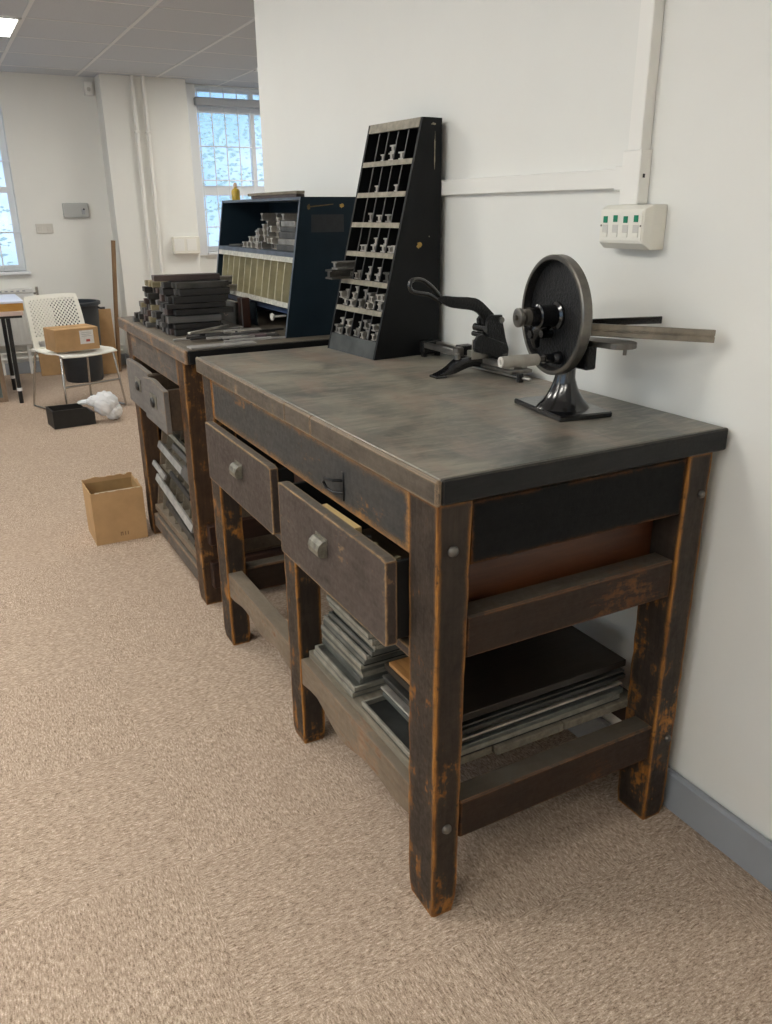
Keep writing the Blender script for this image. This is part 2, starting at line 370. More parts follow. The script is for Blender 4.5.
# back wall with two window openings
W1 = (-2.1, -.655, .94, 2.46); W2 = (1.075, 2.75, 1.06, 2.575)
w = MB()
w.box(XL, W1[0], YB, YB+.28, 0, H); w.box(W1[0], W1[1], YB, YB+.28, 0, W1[2]); w.box(W1[0], W1[1], YB, YB+.28, W1[3], H)
w.box(W1[1], W2[0], YB, YB+.28, 0, H); w.box(W2[0], W2[1], YB, YB+.28, 0, W2[2]); w.box(W2[0], W2[1], YB, YB+.28, W2[3], H)
w.box(W2[1], XR, YB, YB+.28, 0, H)
S('wall_back', w, 'wall')
S('trim_2', MB().box(.93, 1.074, YB-.02, YB, W2[2]-.03, H-.004, .003), 'whiteframe')
S('wall_pier', MB().box(.155, .925, 7.10, YB+.02, 0, H, .004), 'wall')
# left wall with two windows (outside the picture; the daylight of the room)
w = MB(); ys = [(-1.6, .9), (2.2, 4.7)]
w.box(XL-.25, XL, YF, ys[0][0], 0, H)
w.box(XL-.25, XL, ys[0][1], ys[1][0], 0, H); w.box(XL-.25, XL, ys[1][1], YB+.3, 0, H)
for a, b_ in ys: w.box(XL-.25, XL, a, b_, 0, .94); w.box(XL-.25, XL, a, b_, 2.4, H)
S('wall_left', w, 'wall')
S('baseboard_right', MB().box(-.022, 0, YF, 2.72, 0, .112, .006), 'skirt')
S('baseboard_back', MB().box(XL, .155, YB-.02, YB, 0, .11, .005).box(.925, XR, YB-.02, YB, 0, .11, .005), 'skirt')
S('baseboard_pier', MB().box(.135, .945, 7.08, 7.10, 0, .11, .005).box(.135, .155, 7.10, YB-.02, 0, .11, .005), 'skirt')
# window 1 (left)
wf = S('window_1', MB().box(W1[0], W1[1]+.03, YB-.05, YB+.1, W1[2]-.03, W1[2], .004), 'whiteframe')
f = MB(); yw = YB+.12
for xx in (W1[0], W1[0]+.5, W1[0]+.98, W1[1]-.05): f.box(xx, xx+.05, yw, yw+.05, W1[2], W1[3])
for zz in (W1[2], 1.62, W1[3]-.05): f.box(W1[0]+.001, W1[1]-.001, yw-.004, yw+.046, zz, zz+.05)
f.build('window_frame', M['whiteframe'], wf)
f = MB()
for k in range(8): f.cyl((W1[0]+.1+.165*k, YB+.05, W1[2]), (W1[0]+.1+.165*k, YB+.05, W1[3]), .006, n=8)
for zz in (1.28, 1.88): f.cyl((W1[0], YB+.05, zz), (W1[1], YB+.05, zz), .006, n=8)
f.build('security_bars', M['whiteframe'], wf)
MB().box(W1[0], W1[1], yw+.02, yw+.026, W1[2], W1[3]).build('pane', M['glass'], wf)
# window 2 (behind the blue cabinet)
wf = S('window_2', MB().box(W2[0], W2[1], YB-.04, YB+.1, W2[2]-.03, W2[2], .004), 'whiteframe')
f = MB()
for xx in (W2[0], 1.66, 2.2, W2[1]-.05): f.box(xx, xx+.045, yw, yw+.05, W2[2], W2[3])
for zz, hh in ((W2[2], .05), (1.60, .09), (2.36, .08), (W2[3]-.03, .03)): f.box(W2[0]+.001, W2[1]-.001, yw-.004, yw+.046, zz, zz+hh)
f.build('window_frame', M['whiteframe'], wf)
f = MB()
for k in range(13): f.cyl((W2[0]+.03+.132*k, YB+.03, W2[2]), (W2[0]+.03+.132*k, YB+.03, W2[3]), .0055, n=8)
for zz in (1.30, 1.74, 2.05): f.cyl((W2[0], YB+.03, zz), (W2[1], YB+.03, zz), .0055, n=8)
f.build('security_bars', M['whiteframe'], wf)
MB().box(W2[0], W2[1], yw+.02, yw+.026, W2[2], W2[3]).build('pane', M['glass'], wf)
MB().box(W2[0]-.02, W2[1], YB-.07, YB-.005, 2.40, 2.475, .01).build('blind_cassette', M['blind'], wf)
# side windows
for n_, (a, b_) in enumerate(ys):
    f = MB()
    for yy in (a, (a+b_)/2-.025, b_-.05): f.box(XL-.15, XL-.1, yy, yy+.05, .94, 2.4)
    f.box(XL-.15, XL-.1, a, b_, .94, .99); f.box(XL-.15, XL-.1, a, b_, 2.35, 2.4)
    structure(f.build('window_%d' % (n_+3), M['whiteframe']))
# outdoors beyond the back windows
props(MB().box(-8, 9, YB+.3, 22, -.6, -.5).build('ground_outside', M['paving']), kind='structure')
def bush(cx, cy, r, h, label):
    t_ = thing('tree', label, 'tree', (cx, cy, -.5))
    f = MB()
    for i in range(2600):
        a = random.uniform(0, 2*PI); u = random.uniform(-1, 1); rr = r*random.uniform(.45, 1)
        p = V((cx + rr*math.cos(a)*math.sqrt(1-u*u), cy + rr*math.sin(a)*math.sqrt(1-u*u), h + rr*u*1.1))
        d = random.uniform(.03, .06); R = Matrix.Translation(p) @ Matrix.Rotation(random.uniform(0, 6), 4, 'Z') @ Matrix.Rotation(random.uniform(0, 3), 4, 'X')
        f._add([(-d,0,0),(0,-d*.5,0),(d,0,0),(0,d*.5,0)], [(0,1,2,3)], R)
    f.build('foliage', M['leaf'], t_)
    MB().tube([(cx, cy, -.5), (cx+.03, cy, .1), (cx, cy, .55)], [.12, .09, .05], 8).build('trunk', M['pole'], t_)
bush(3.6, 12.5, 1.6, 2.2, 'pale leafy tree outside the barred window behind the blue cabinet')
bush(-1.7, 12.0, 1.5, 1.2, 'leafy tree outside the barred window at the left edge')

# ceiling lights
def ceiling_light(x0, y0, label):
    w_, l_ = .655, .64
    t_ = thing('ceiling_light', label, 'ceiling light', (x0+w_/2, y0+l_/2, H-.012), group='square ceiling light panels')
    MB().ring([(x0+.006, y0+.006), (x0+w_-.006, y0+.006), (x0+w_-.006, y0+l_-.006), (x0+.006, y0+l_-.006)],
              [(x0+.03, y0+.03), (x0+w_-.03, y0+.03), (x0+w_-.03, y0+l_-.03), (x0+.03, y0+l_-.03)], 'xy', H-.012, H-.003).build('frame', M['tbar'], t_)
    MB().box(x0+.03, x0+w_-.03, y0+.03, y0+l_-.03, H-.01, H-.005).build('diffuser', M['light'], t_)
ceiling_light(-1.31, 5.07, 'lit square ceiling panel in the top left corner of the photo')
ceiling_light(1.31, 5.71, 'lit square ceiling panel near the barred window, half hidden by the wall')
for x_, y_ in ((-1.965, 2.51), (-2.62, .59), (-3.275, -.69), (-3.275, -1.97), (-3.93, 1.23)):  # panels added out of view so bench and wall get enough light
    ceiling_light(x_, y_, 'added square ceiling panel out of view, lighting the bench and wall')

# ------------------------------------------------------------------ workbench in front
def leg(parent, mat, x0, x1, y0, y1, z1, tx=.0, wobble=.0011, chip=True, name='leg', bev=.0022):
    """square post built as stacked rings: slight taper, knocked arrises, worn foot"""
    f = MB(); rings = []; n = 26
    for k in range(n+1):
        z = z1*k/n
        s_ = 1-k/n
        a0, a1 = x0+tx*s_*.2, x1-tx*s_
        b0, b1 = y0, y1
        if k == 0 and chip: a0 += .004; b0 += .005; a1 -= .003; b1 -= .003
        c = bev*random.uniform(.5, 2.0)
        if k == 0: c *= 1.3
        j = lambda: random.uniform(-wobble, wobble)*(.3+.7*s_)
        pts = [(a0+c, b0), (a1-c, b0), (a1, b0+c), (a1, b1-c), (a1-c, b1), (a0+c, b1), (a0, b1-c), (a0, b0+c)]
        rings.append([f.bm.verts.new((p[0]+j(), p[1]+j(), z)) for p in pts])
    for A, B in zip(rings, rings[1:]):
        for k in range(8): f.bm.faces.new((A[k], A[(k+1) % 8], B[(k+1) % 8], B[k]))
    f.bm.faces.new(rings[0][::-1]); f.bm.faces.new(rings[-1])
    return f.build(name, M[mat], parent)
def bolt(parent, c, d, r=.011):
    R = V((0,0,1)).rotation_difference(V(d)).to_matrix().to_4x4()
    MB().lathe([(r, 0), (r, .002), (r*.8, .006), (r*.4, .009), (0, .0095)], Matrix.Translation(c) @ R, 16).build('bolt', M['greyiron'], parent, smooth=True)
def drawer(parent, y0, y1, z0, z1, xf, depth, mat, th=.024, wavy=0, inner='inner', side='drawerside'):
    f = MB()
    # front board with rounded, rubbed top corners
    n = 30; top = []
    for k in range(n+1):
        u = k/n; yy = y0 + (y1-y0)*u
        zz = z1 - wavy*(.5+.5*math.sin(u*7+1)) - (.004 if k in (0, n) else 0)
        top.append((yy, zz))
    pts = [(y0, z0+.004), (y0+.006, z0), (y1-.006, z0), (y1, z0+.004)] + top[::-1]
    f.prism(pts, 'yz', xf, xf+th, bev=.0028)
    d = f.build('drawer', M[mat], parent)
    s_ = MB()
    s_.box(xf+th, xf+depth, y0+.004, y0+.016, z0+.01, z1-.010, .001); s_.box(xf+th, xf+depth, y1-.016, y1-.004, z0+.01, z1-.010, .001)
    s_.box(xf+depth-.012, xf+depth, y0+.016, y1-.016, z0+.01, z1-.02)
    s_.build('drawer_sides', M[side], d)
    MB().box(xf+th, xf+depth-.012, y0+.016, y1-.016, z0+.012, z0+.020).build('drawer_bottom', M[inner], d)
    return d
def cup_pull(parent, x, y, z, w=.052, h=.042):
    """small metal cup pull: curved hood on a back plate"""
    f = MB()
    prof = [(0, h*.5), (-.010, h*.48), (-.019, h*.30), (-.023, h*.02), (-.021, -h*.28), (-.017, -h*.40)]
    inn = [(a*.86+.0005, b_*.86) for a, b_ in prof]
    pts = [(x+a, z+b_) for a, b_ in prof] + [(x+a, z+b_) for a, b_ in inn[::-1]]
    f.prism(pts, 'xz', y-w/2, y+w/2)
    f.prism([(x+a, z+b_) for a, b_ in prof] + [(x, z-h*.4)], 'xz', y-w/2-.002, y-w/2)
    f.prism([(x+a, z+b_) for a, b_ in prof] + [(x, z-h*.4)], 'xz', y+w/2, y+w/2+.002)
    f.box(x-.002, x, y-w/2-.006, y+w/2+.006, z+h*.3, z+h*.62)
    return f.build('handle', M['pull'], parent)

TB = thing('workbench', 'black painted wooden workbench with dark flat top and two open drawers, nearest the camera', 'workbench', (-.37, .735, 0))
# top
MB().box(-.722, -.010, .012, 1.47, .957, 1.0, .002).build('tabletop', M['top'], TB)
MB().box(-.735, -.7222, .0, .545, .952, 1.001, .004).box(-.735, -.7222, .546, .70, .953, 1.0005, .003).box(-.735, -.7222, .7015, 1.47, .951, 1.001, .004).build('edge_board', M['edge'], TB)
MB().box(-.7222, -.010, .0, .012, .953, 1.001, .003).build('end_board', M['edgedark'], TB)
# legs: three in front, three behind
for (x0, x1, y0, y1, mt, tx) in ((-.726, -.652, .009, .111, 'leg', .012), (-.726, -.655, .705, .785, 'leg', .004), (-.726, -.655, 1.345, 1.44, 'leg', .004),
                             (-.108, -.038, .009, .105, 'leg', .004), (-.108, -.038, .705, .785, 'legd', .004), (-.108, -.038, 1.345, 1.44, 'legd', .004)):
    top_z = .953 if y0 < .2 or y0 > 1 else .598
    l = leg(TB, mt, x0, x1, y0, y1, top_z, tx)
    if y0 < .2:
        for zz in (.86, .235): bolt(l, ((x0+x1)/2 + (.012 if x0 > -.5 else -.004), y0-.0005, zz), (0,-1,0), .011 if x0 < -.5 else .009)
# aprons
MB().box(-.724, -.694, .1125, 1.3445, .823, .953, .002).build('apron', M['apron'], TB)
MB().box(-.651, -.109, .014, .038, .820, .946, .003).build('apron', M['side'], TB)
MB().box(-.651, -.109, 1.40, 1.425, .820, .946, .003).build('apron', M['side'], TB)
MB().box(-.06, -.038, .106, 1.344, .80, .953, .002).build('apron', M['side'], TB)
MB().box(-.651, -.109, .085, .100, .655, .81, .001).build('side_panel', M['panelred'], TB)
MB().box(-.690, -.109, .1125, 1.40, .598, .612).build('drawer_floor', M['dark'], TB)
MB().box(-.722, -.691, .1125, 1.3445, .594, .618, .002).build('drawer_rail', M['drawer'], TB)
MB().box(-.69, -.12, .700, .772, .613, .952).build('drawer_partition', M['dark'], TB)
# side rails (near end and far end)
for (y0, y1) in ((.016, .072), (1.36, 1.416)):
    MB().box(-.652, -.108, y0, y1, .622, .712, .004).build('side_rail', M['rail'], TB)
    MB().box(-.655, -.107, y0, y1, .186, .280, .004).build('side_rail', M['rail'], TB)
# front stretcher, hollowed by wear along its lower edge
f = MB(); n = 30; pts = []
for k in range(n+1):
    yy = .1125 + (1.344-.1125)*k/n
    pts.append((yy, .205 - .010*math.sin(k*.9) - (.022 if 3 < k < 12 else 0)*math.sin((k-3)/9*PI)))
pts += [(1.344, .283), (.1125, .283)]
f.prism(pts, 'yz', -.722, -.672, bev=.003); f.build('stretcher', M['stretch'], TB)
MB().box(-.07, -.045, .106, 1.344, .20, .28, .003).build('stretcher', M['dark'], TB)
MB().box(-.668, -.110, .725, .765, .20, .28, .003).build('stretcher', M['dark'], TB)
# shelf boards in the near bay
f = MB()
for (x0, x1) in ((-.700, -.505), (-.502, -.31), (-.307, -.08)): f.box(x0, x1, .1125 if x0 < -.6 else .100, .703 if x0 < -.6 else .70, .284, .305, .002)
f.build('shelf_board', M['shelfwood'], TB)
D2 = drawer(TB, .118, .676, .628, .815, -.772, .56, 'drawer', .026)
D1 = drawer(TB, .795, 1.375, .622, .812, -.748, .55, 'drawer', .024)
cup_pull(D2, -.7725, .415, .737, .05, .042); cup_pull(D1, -.7485, 1.05, .735, .05, .042)
# iron staple over the middle of the apron
f = MB().box(-.7275, -.7245, .392, .402, .842, .908, .001)
f.tube([(-.726, .397, .888), (-.745, .405, .889), (-.752, .432, .886), (-.75, .447, .875), (-.746, .438, .862), (-.74, .418, .858), (-.726, .397, .859)], .0036, 8)
f.build('staple', M['iron'], TB, smooth=True)

# contents of the near drawer
def block(name, c, d, rz, mat, label, cat, group=None, ry=0, bev=.001):
    o = MB().cbox(c, d, rz, bev, Matrix.Rotation(ry, 4, 'Y')).build(name, M[mat])
    return props(o, label, cat, group)
block('wooden_offcut', (-.734, .40, .799), (.020, .17, .018), .02, 'yellowwood', 'yellow wooden offcut lying at the front of the open near drawer', 'offcut')
for k in range(9):
    block('wood_scrap', (-.735+.003*(k % 3), .31-[0,.014,.034,.058,.072,.097,.118,.136,.158][k], .737+[0,-.006,.002,-.009,.0,-.012,-.003,-.008,.001][k]), ([.014,.012,.016][k % 3], [.010,.016,.007,.018][k % 4], .128), random.uniform(-.5,.5), ['strip4','alloyl','strip1','cardlite'][k % 4],
          'small scrap among the odds and ends in the near drawer', 'scrap', 'odds and ends in the near drawer')
for k in range(5):
    block('wood_scrap', (-.67+.022*(k % 2), .22+.08*k, .662+.0), (.05, .03, .020), random.uniform(-.5,.5), ['strip3','strip1','alloyd','strip4'][k % 4],
          'small scrap among the odds and ends in the near drawer', 'scrap', 'odds and ends in the near drawer')

# galley trays on the shelf: shallow metal trays with turned-up rims
def tray(x0, x1, y0, y1, z0, h, mat, label, rz=0, rimmat=None, group=None):
    cx, cy = (x0+x1)/2, (y0+y1)/2
    t_ = thing('galley_tray', label, 'tray', (cx, cy, z0), rz, group)
    w_, l_ = (x1-x0)/2, (y1-y0)/2
    MB().box(-w_, w_, -l_, l_, 0, .003).build('plate', M[mat], t_, local=True)
    f = MB(); r = .007
    f.box(-w_, -w_+r, -l_, l_, .003, h, .001); f.box(-w_+r, w_, -l_, -l_+r, .003, h, .001); f.box(-w_+r, w_, l_-r, l_, .003, h, .001)
    f.build('rim', M[rimmat or mat], t_, local=True)
    return t_
lab = 'metal galley tray in the tall stack on the shelf under the near drawer'
z = .3055; n = 12
specs = [(-.697,.435,.675,'tray','trayl'),(-.694,.432,.672,'tray','trayl'),(-.672,.440,.672,'tray','tray'),(-.668,.437,.674,'tray','trayl'),(-.672,.436,.672,'trayl','tray'),
         (-.676,.428,.668,'tray','trayl'),(-.670,.421,.664,'tray2','tray'),(-.668,.417,.662,'tray','trayl'),(-.660,.404,.648,'tray2','tray'),(-.650,.402,.640,'tray','trayl'),(-.656,.405,.655,'trayl','trayl'),(-.662,.412,.656,'tray','trayl')]
words_ = ['bottom','second from bottom','third from bottom','fourth from bottom','fifth from bottom','sixth from bottom','sixth from top','fifth from top','fourth from top','third from top','second from top','topmost']
for k, (x0, y0, y1, a, b_) in enumerate(specs):
    tray(x0, x0+.20, y0, y1, z, .0145, a, 'metal galley tray, %s of the tall stack under the near drawer' % words_[k], random.uniform(-.012,.012), b_, 'galley trays in the tall stack'); z += .0150
tray(-.694, -.125, .112, .392, .3055, .016, 'tray2', 'wide shallow galley tray flat on the shelf below the sheets by the near leg', 0, 'trayl')
block('wooden_board', (-.600, .285, .4245), (.07, .15, .010), 0, 'orangewood', 'orange brown slip laid on the black board as its lit front corner', 'board')  # stands for the black board's lit front corner, light put into colour
# big sheets lying at the back of the shelf
z = .3220
for k, (x0, x1, y0, y1, th, mt, lb) in enumerate((
    (-.640, -.118, .110, .385, .012, 'tray', 'thick grey green sheet at the bottom of the pile on the shelf'),
    (-.636, -.125, .118, .380, .008, 'tray2', 'thin dark sheet above the grey green one in the shelf pile'),
    (-.645, -.120, .114, .386, .005, 'alloyl', 'bright edged metal sheet in the middle of the shelf pile'),
    (-.638, -.115, .110, .380, .012, 'tray2', 'dark metal plate near the top of the shelf pile'),
    (-.640, -.112, .117, .385, .005, 'alloyd', 'thin grey plate under the black board on the shelf'),
    (-.632, -.114, .114, .388, .018, 'sheetdark', 'large black board on top of the sheets on the shelf'))):
    z += .0012 + (.012 if k in (3, 5) else 0)
    if k in (3, 5):  # packing strip below so the plates do not hover
        block('packing_strip', (-.30, .25, z-.0062), (.30, .04, .0110), 0, 'strip1', 'dark packing strip between the sheets on the shelf, %s one' % ('lower' if k == 3 else 'upper'), 'strip')
    props(MB().box(x0, x1, y0, y1, z, z+th, .0012).build('metal_sheet' if k < 5 else 'wooden_board', M[mt]), lb, 'sheet' if k < 5 else 'board'); z += th

# ------------------------------------------------------------------ second workbench
T2 = thing('workbench', 'worn brown wooden workbench against the wall with pigeonholes beneath, behind the near bench', 'workbench', (-.37, 2.15, 0))
MB().box(-.722, -.012, 1.612, 2.71, .958, 1.0, .002).build('tabletop', M['top2'], T2)
MB().box(-.735, -.7222, 1.60, 2.71, .953, 1.0, .004).build('edge_board', M['t2apron'], T2)
MB().box(-.7222, -.012, 1.60, 1.612, .953, 1.001, .003).build('end_board', M['edgedark'], T2)
for (x0, x1, y0, y1) in ((-.718, -.640, 1.70, 1.785), (-.718, -.640, 2.545, 2.63), (-.12, -.045, 1.70, 1.785), (-.12, -.045, 2.545, 2.63)):
    leg(T2, 't2leg', x0, x1, y0, y1, .9525, .006)
MB().box(-.720, -.700, 1.7855, 2.5445, .850, .9525, .002).build('apron', M['t2apron'], T2)
MB().box(-.6395, -.1205, 1.705, 1.730, .62, .95, .003).build('apron', M['dark'], T2)
for z0, z1 in ((.085, .190), (.262, .34)):
    MB().box(-.690, -.05, 1.655, 1.692, z0, z1, .003).build('side_rail', M['dark'], T2)
MB().box(-.69, -.05, 2.64, 2.67, .2, .95, .003).build('side_panel', M['dark'], T2)
MB().box(-.708, -.672, 1.79, 2.54, .048, .112, .003).build('stretcher', M['t2apron'], T2)
MB().box(-.63, -.05, 1.79, 2.54, .640, .652).build('drawer_floor', M['dark'], T2)
MB().box(-.05, -.035, 1.70, 2.63, .10, .95).build('back_panel', M['dark'], T2)
DR = drawer(T2, 1.79, 2.125, .672, .846, -.776, .5, 't2drawer', .02, .012, 'inner', 'inner')
DL = drawer(T2, 2.135, 2.540, .660, .846, -.752, .5, 't2drawer', .02, .004, 'inner', 'inner')
for d, x_, y_, z_ in ((DR, -.7765, 1.955, .765), (DL, -.7525, 2.33, .760)):
    f = MB().box(x_-.003, x_, y_-.048, y_+.048, z_-.022, z_+.030, .0008)
    f.build('handle_plate', M['pull'], d)
    MB().lathe([(0, 0), (.020, .0), (.020, .003), (.017, .008), (.010, .010), (0, .010)], Matrix.Translation((x_-.003, y_, z_-.003)) @ Matrix.Rotation(-PI/2, 4, 'Y') @ Matrix.Scale(1.25, 4, (0,1,0)), 20).build('handle', M['iron'], d, smooth=True)
# pigeonhole case leaning back under the drawers
def frontx(z): return -.690 + (z-.15)*.16
f = MB(); y0, y1 = 1.80, 2.53; zb, zt = .150, .63; xb = -.25
f.prism([(frontx(zb), zb), (frontx(zt), zt), (xb, zt), (xb, zb)], 'xz', y1-.012, y1); f.prism([(frontx(zb), zb), (frontx(zt), zt), (xb, zt), (xb, zb)], 'xz', y0, y0+.012)
f.box(xb-.01, xb, y0+.012, y1-.012, zb, zt); f.box(frontx(zb)-.012, xb-.01, y0+.012, y1-.012, zb-.012, zb+.012)
cs = f.build('pigeonhole_case', M['stretch'], T2)
for k in range(1, 5):
    zz = zb+.012+ (zt-zb-.02)*k/5
    MB().box(frontx(zz), xb-.011, y0+.0125, y1-.0125, zz-.003, zz+.003).build('shelf', M['shelfwood'], cs)
for k in range(1, 7):
    yy = y0 + (y1-y0)*k/7
    MB().prism([(frontx(zb)+.001, zb+.012), (frontx(zt)+.001, zt), (xb-.011, zt), (xb-.011, zb+.012)], 'xz', yy-.003, yy+.003).build('divider', M['shelfwood'], cs)
# long leads and rules lying across the pigeonholes
def bar(name, p0, p1, w_, h_, mat, label, cat, group=None):
    p0, p1 = V(p0), V(p1); d = p1-p0; L = d.length
    R = V((0,1,0)).rotation_difference(d).to_matrix().to_4x4()
    o = MB().box(-w_/2, w_/2, 0, L, -h_/2, h_/2, min(w_, h_)*.12, Matrix.Translation(p0) @ R).build(name, M[mat])
    return props(o, label, cat, group)
for k, (ya, za, yb, zb_, w_, mt, lb) in enumerate((
    (2.515, .365, 2.30, .350, .022, 'strip5', 'short pale bar at the far left of the pigeonholes'),
    (2.50, .452, 2.10, .430, .030, 'strip5', 'wide pale strip crossing the middle pigeonholes from the far leg'),
    (2.30, .555, 1.93, .540, .018, 'trayl', 'narrow tan strip highest across the pigeonholes'),
    (2.26, .500, 1.88, .490, .022, 'strip2', 'grey strip crossing below the narrow tan one'),
    (2.44, .318, 1.84, .268, .030, 'strip5', 'long pale strip crossing the lower pigeonholes'),
    (2.08, .440, 1.83, .425, .050, 'strip2', 'broad grey strip beside the near leg, across the pigeonholes'),
    (2.22, .395, 1.90, .375, .018, 'strip1', 'black strip below the wide pale one in the pigeonholes'),
    (2.30, .235, 1.84, .205, .024, 'alloyd', 'dark strip across the lowest near pigeonholes'))):
    dx = .016 if k % 2 else .032
    bar('metal_strip', (frontx(za)-dx, ya, za), (frontx(zb_)-dx, yb, zb_), .012, w_, mt, lb, 'strip')

# ------------------------------------------------------------------ strips of spacing material on the second bench
def strip(c, L, w_, h_, rz, mat, label, group, name='spacing_strip', cat='strip'):
    o = MB().cbox(c, (L, w_, h_), rz, .0012).build(name, M[mat]); return props(o, label, cat, group)
GR = 'strips in the big pile on the far bench'
z = 1.0005
for k in range(8):
    h_ = [.024,.020,.028,.024,.020,.026,.026,.022][k]
    ya = 1.955 + .004*k; yb = 2.16 + .010*k if k < 7 else 2.14
    y_ = ya + random.uniform(0, .006)
    while y_ < 2.215:
        w_ = random.choice([.024,.03,.036,.04]); L = random.uniform(.17,.235)
        if y_+w_ > 2.235: break
        x_ = -.705 + .004*k + random.uniform(0,.05)
        if k == 7 and y_ > 2.12: break
        first = y_ < ya+.01
        lb = 'spacing strip in the front stack of the big dark pile'
        strip((x_+L/2, y_+w_/2, z+h_/2), L, w_, h_-random.uniform(.0006,.004), random.uniform(-.045,.045), random.choice(['strip1','strip1','strip2','strip3','strip1','alloyd','strip2']), lb, GR)
        y_ += w_+random.uniform(.002,.006)
    z += h_
z = 1.0005
for k in range(8):
    h_ = .020 + .002*(k % 3)
    y_ = 2.255 + random.uniform(0,.01)
    while y_ < 2.50 - .012*k:
        w_ = random.choice([.022,.028,.034]); L = random.uniform(.13,.22)
        x_ = -.712 + .006*k + random.uniform(-.005,.05)
        mt = random.choice(['strip1','strip2','strip2','strip3','alloyd','strip4'])
        if k == 7: mt = 'strip4'
        strip((x_+L/2, y_+w_/2, z+h_/2), L, w_, h_-.0006, random.uniform(-.09,.09), mt, 'short spacing strip in the rear stack of the big pile by the far edge', GR)
        y_ += w_+.003
    z += h_
# longer planks on top of the pile
strip((-.575, 2.09, 1.2035), .25, .06, .020, -.07, 'strip3', 'long dark purple brown plank lying on top of the big pile', None, 'wooden_plank', 'plank')
# scattered thin strips in front of the pile
GS = 'loose strips scattered in front of the big pile'
z = 1.0005
for lay in range(3):
    y_ = 1.70 + .03*lay
    while y_ < 1.93:
        w_ = random.uniform(.008,.016); L = random.uniform(.12,.24) - .03*lay
        x_ = random.uniform(-.71, -.52) + .03*lay
        strip((x_+L/2, y_+w_/2, z+.004), L, w_, .0075, random.uniform(-.13,.13), random.choice(['strip2','strip5','strip5','alloyl','alloyd','strip1']), 'thin loose strip scattered between the big pile and the bench end', GS)
        y_ += w_ + random.uniform(.008,.018)
    z += .0085
bar('metal_strip', (-.66, 1.80, 1.030), (-.48, 1.91, 1.034), .014, .007, 'alloyl', 'light metal rule lying slantwise over the scattered strips', 'strip')
f = MB().box(-.705, -.47, 1.622, 1.675, 1.0005, 1.0065, .001)
props(f.build('lead_sheet', M['strip5']), 'pale flat lead sheet along the near edge of the far bench', 'sheet')
block('spacing_block', (-.455, 1.83, 1.013), (.07, .035, .024), .2, 'strip1', 'small black block between the scattered strips and blue cabinet', 'block')
block('spacing_block', (-.43, 1.755, 1.009), (.085, .045, .017), -.25, 'purple', 'flat purple grey block near the bench edge by the cabinet', 'block')
block('spacing_block', (-.47, 1.765, 1.010), (.03, .05, .018), .1, 'strip2', 'grey end block beside the flat purple grey block', 'block')
# scribbled plank and red blocks in front of the cabinet
pk = thing('scribbled_plank', 'grey plank with pale pencil squiggles standing in front of the blue cabinet', 'plank', (-.355, 2.32, 1.0))
MB().box(-.365, -.345, 2.16, 2.48, 1.0005, 1.092, .002).build('board', M['plank'], pk)
f = MB()
for zz, ph in ((1.068, 0), (1.055, .6), (1.040, 1.1)):
    f.tube([(-.3658, 2.40-.012*k, zz+.006*math.sin(k*1.1+ph)-.001*k) for k in range(13)], .0011, 6)
f.build('scribble', M['chalk'], pk)
block('wood_block', (-.345, 2.125, 1.056), (.03, .026, .110), .1, 'redblock', 'dark red wooden block beside the scribbled plank, farther of two', 'block')
block('wood_block', (-.350, 2.075, 1.058), (.03, .030, .115), -.1, 'redblock', 'dark red wooden block upright, nearer of two by the scribbled plank', 'block')

# ------------------------------------------------------------------ I-section metal furniture
def ibeam_mesh(name, w_, h_, L, mat, web=.18):
    """I / H shaped section, length along local x, ends open to -x; a slot line in the web"""
    a = w_/2; t_ = w_*web; fl = h_*.2
    pts = [(-a,0),(a,0),(a,fl),(t_,fl),(t_,h_-fl),(a,h_-fl),(a,h_),(-a,h_),(-a,h_-fl),(-t_,h_-fl),(-t_,fl),(-a,fl)]
    f = MB(); f.prism(pts, 'yz', 0, L)
    me = bpy.data.meshes.new(name); f.bm.to_mesh(me); f.bm.free(); me.materials.append(M[mat]); return me
IB = [ibeam_mesh('i_a', .030, .022, .10, 'alloyl'), ibeam_mesh('i_b', .024, .028, .12, 'alloy'), ibeam_mesh('i_c', .020, .020, .09, 'alloyl'), ibeam_mesh('i_d', .036, .024, .14, 'alloy'), ibeam_mesh('i_e', .044, .030, .13, 'alloyd')]
IH = [.022, .028, .020, .024, .030]; IW = [.030, .024, .020, .036, .044]
def ibeam(k, Mx, label, group, cat='metal spacer'):
    o = bpy.data.objects.new('metal_furniture', IB[k]); COL.objects.link(o); o.matrix_world = Mx
    return props(o, label, cat, group)

# black rack against the wall
RZ = math.radians(4.4)
RK = thing('metal_furniture_rack', 'tall black sloping rack of pigeonholes standing on the near bench', 'rack', (-.269, 1.117, 1.0005), RZ)
RM = WORLD[RK.name]
def R_(mb, name, mat, parent=None, lab=None, smooth=False):
    o = mb.build(name, M[mat], parent or RK, local=True, smooth=smooth)
    return o
W_, Dp, Hh = .300, .248, .692
fx = lambda z: .178*z/Hh
side = [(0,0),(.178,Hh),(Dp,Hh),(Dp,0)]
s1 = R_(MB().prism(side, 'xz', 0, .010), 'side_panel', 'rackblack'); s2 = R_(MB().prism(side, 'xz', W_-.010, W_), 'side_panel', 'rackblack')
R_(MB().box(Dp-.008, Dp, .010, W_-.010, 0, Hh), 'back_panel', 'rackblack')
R_(MB().prism([(fx(.0),.0),(fx(.052),.052),(fx(.052)+.008,.052),(fx(0)+.008,0)], 'xz', .0101, W_-.0101), 'base_board', 'rackbase')
R_(MB().prism([(fx(.666)-.001,.666),(fx(Hh)-.001,Hh),(fx(Hh)+.012,Hh),(fx(.666)+.012,.666)], 'xz', .0101, W_-.0101).box(fx(Hh)+.012, Dp-.008, .0101, W_-.0101, Hh-.008, Hh), 'top_board', 'racklip')
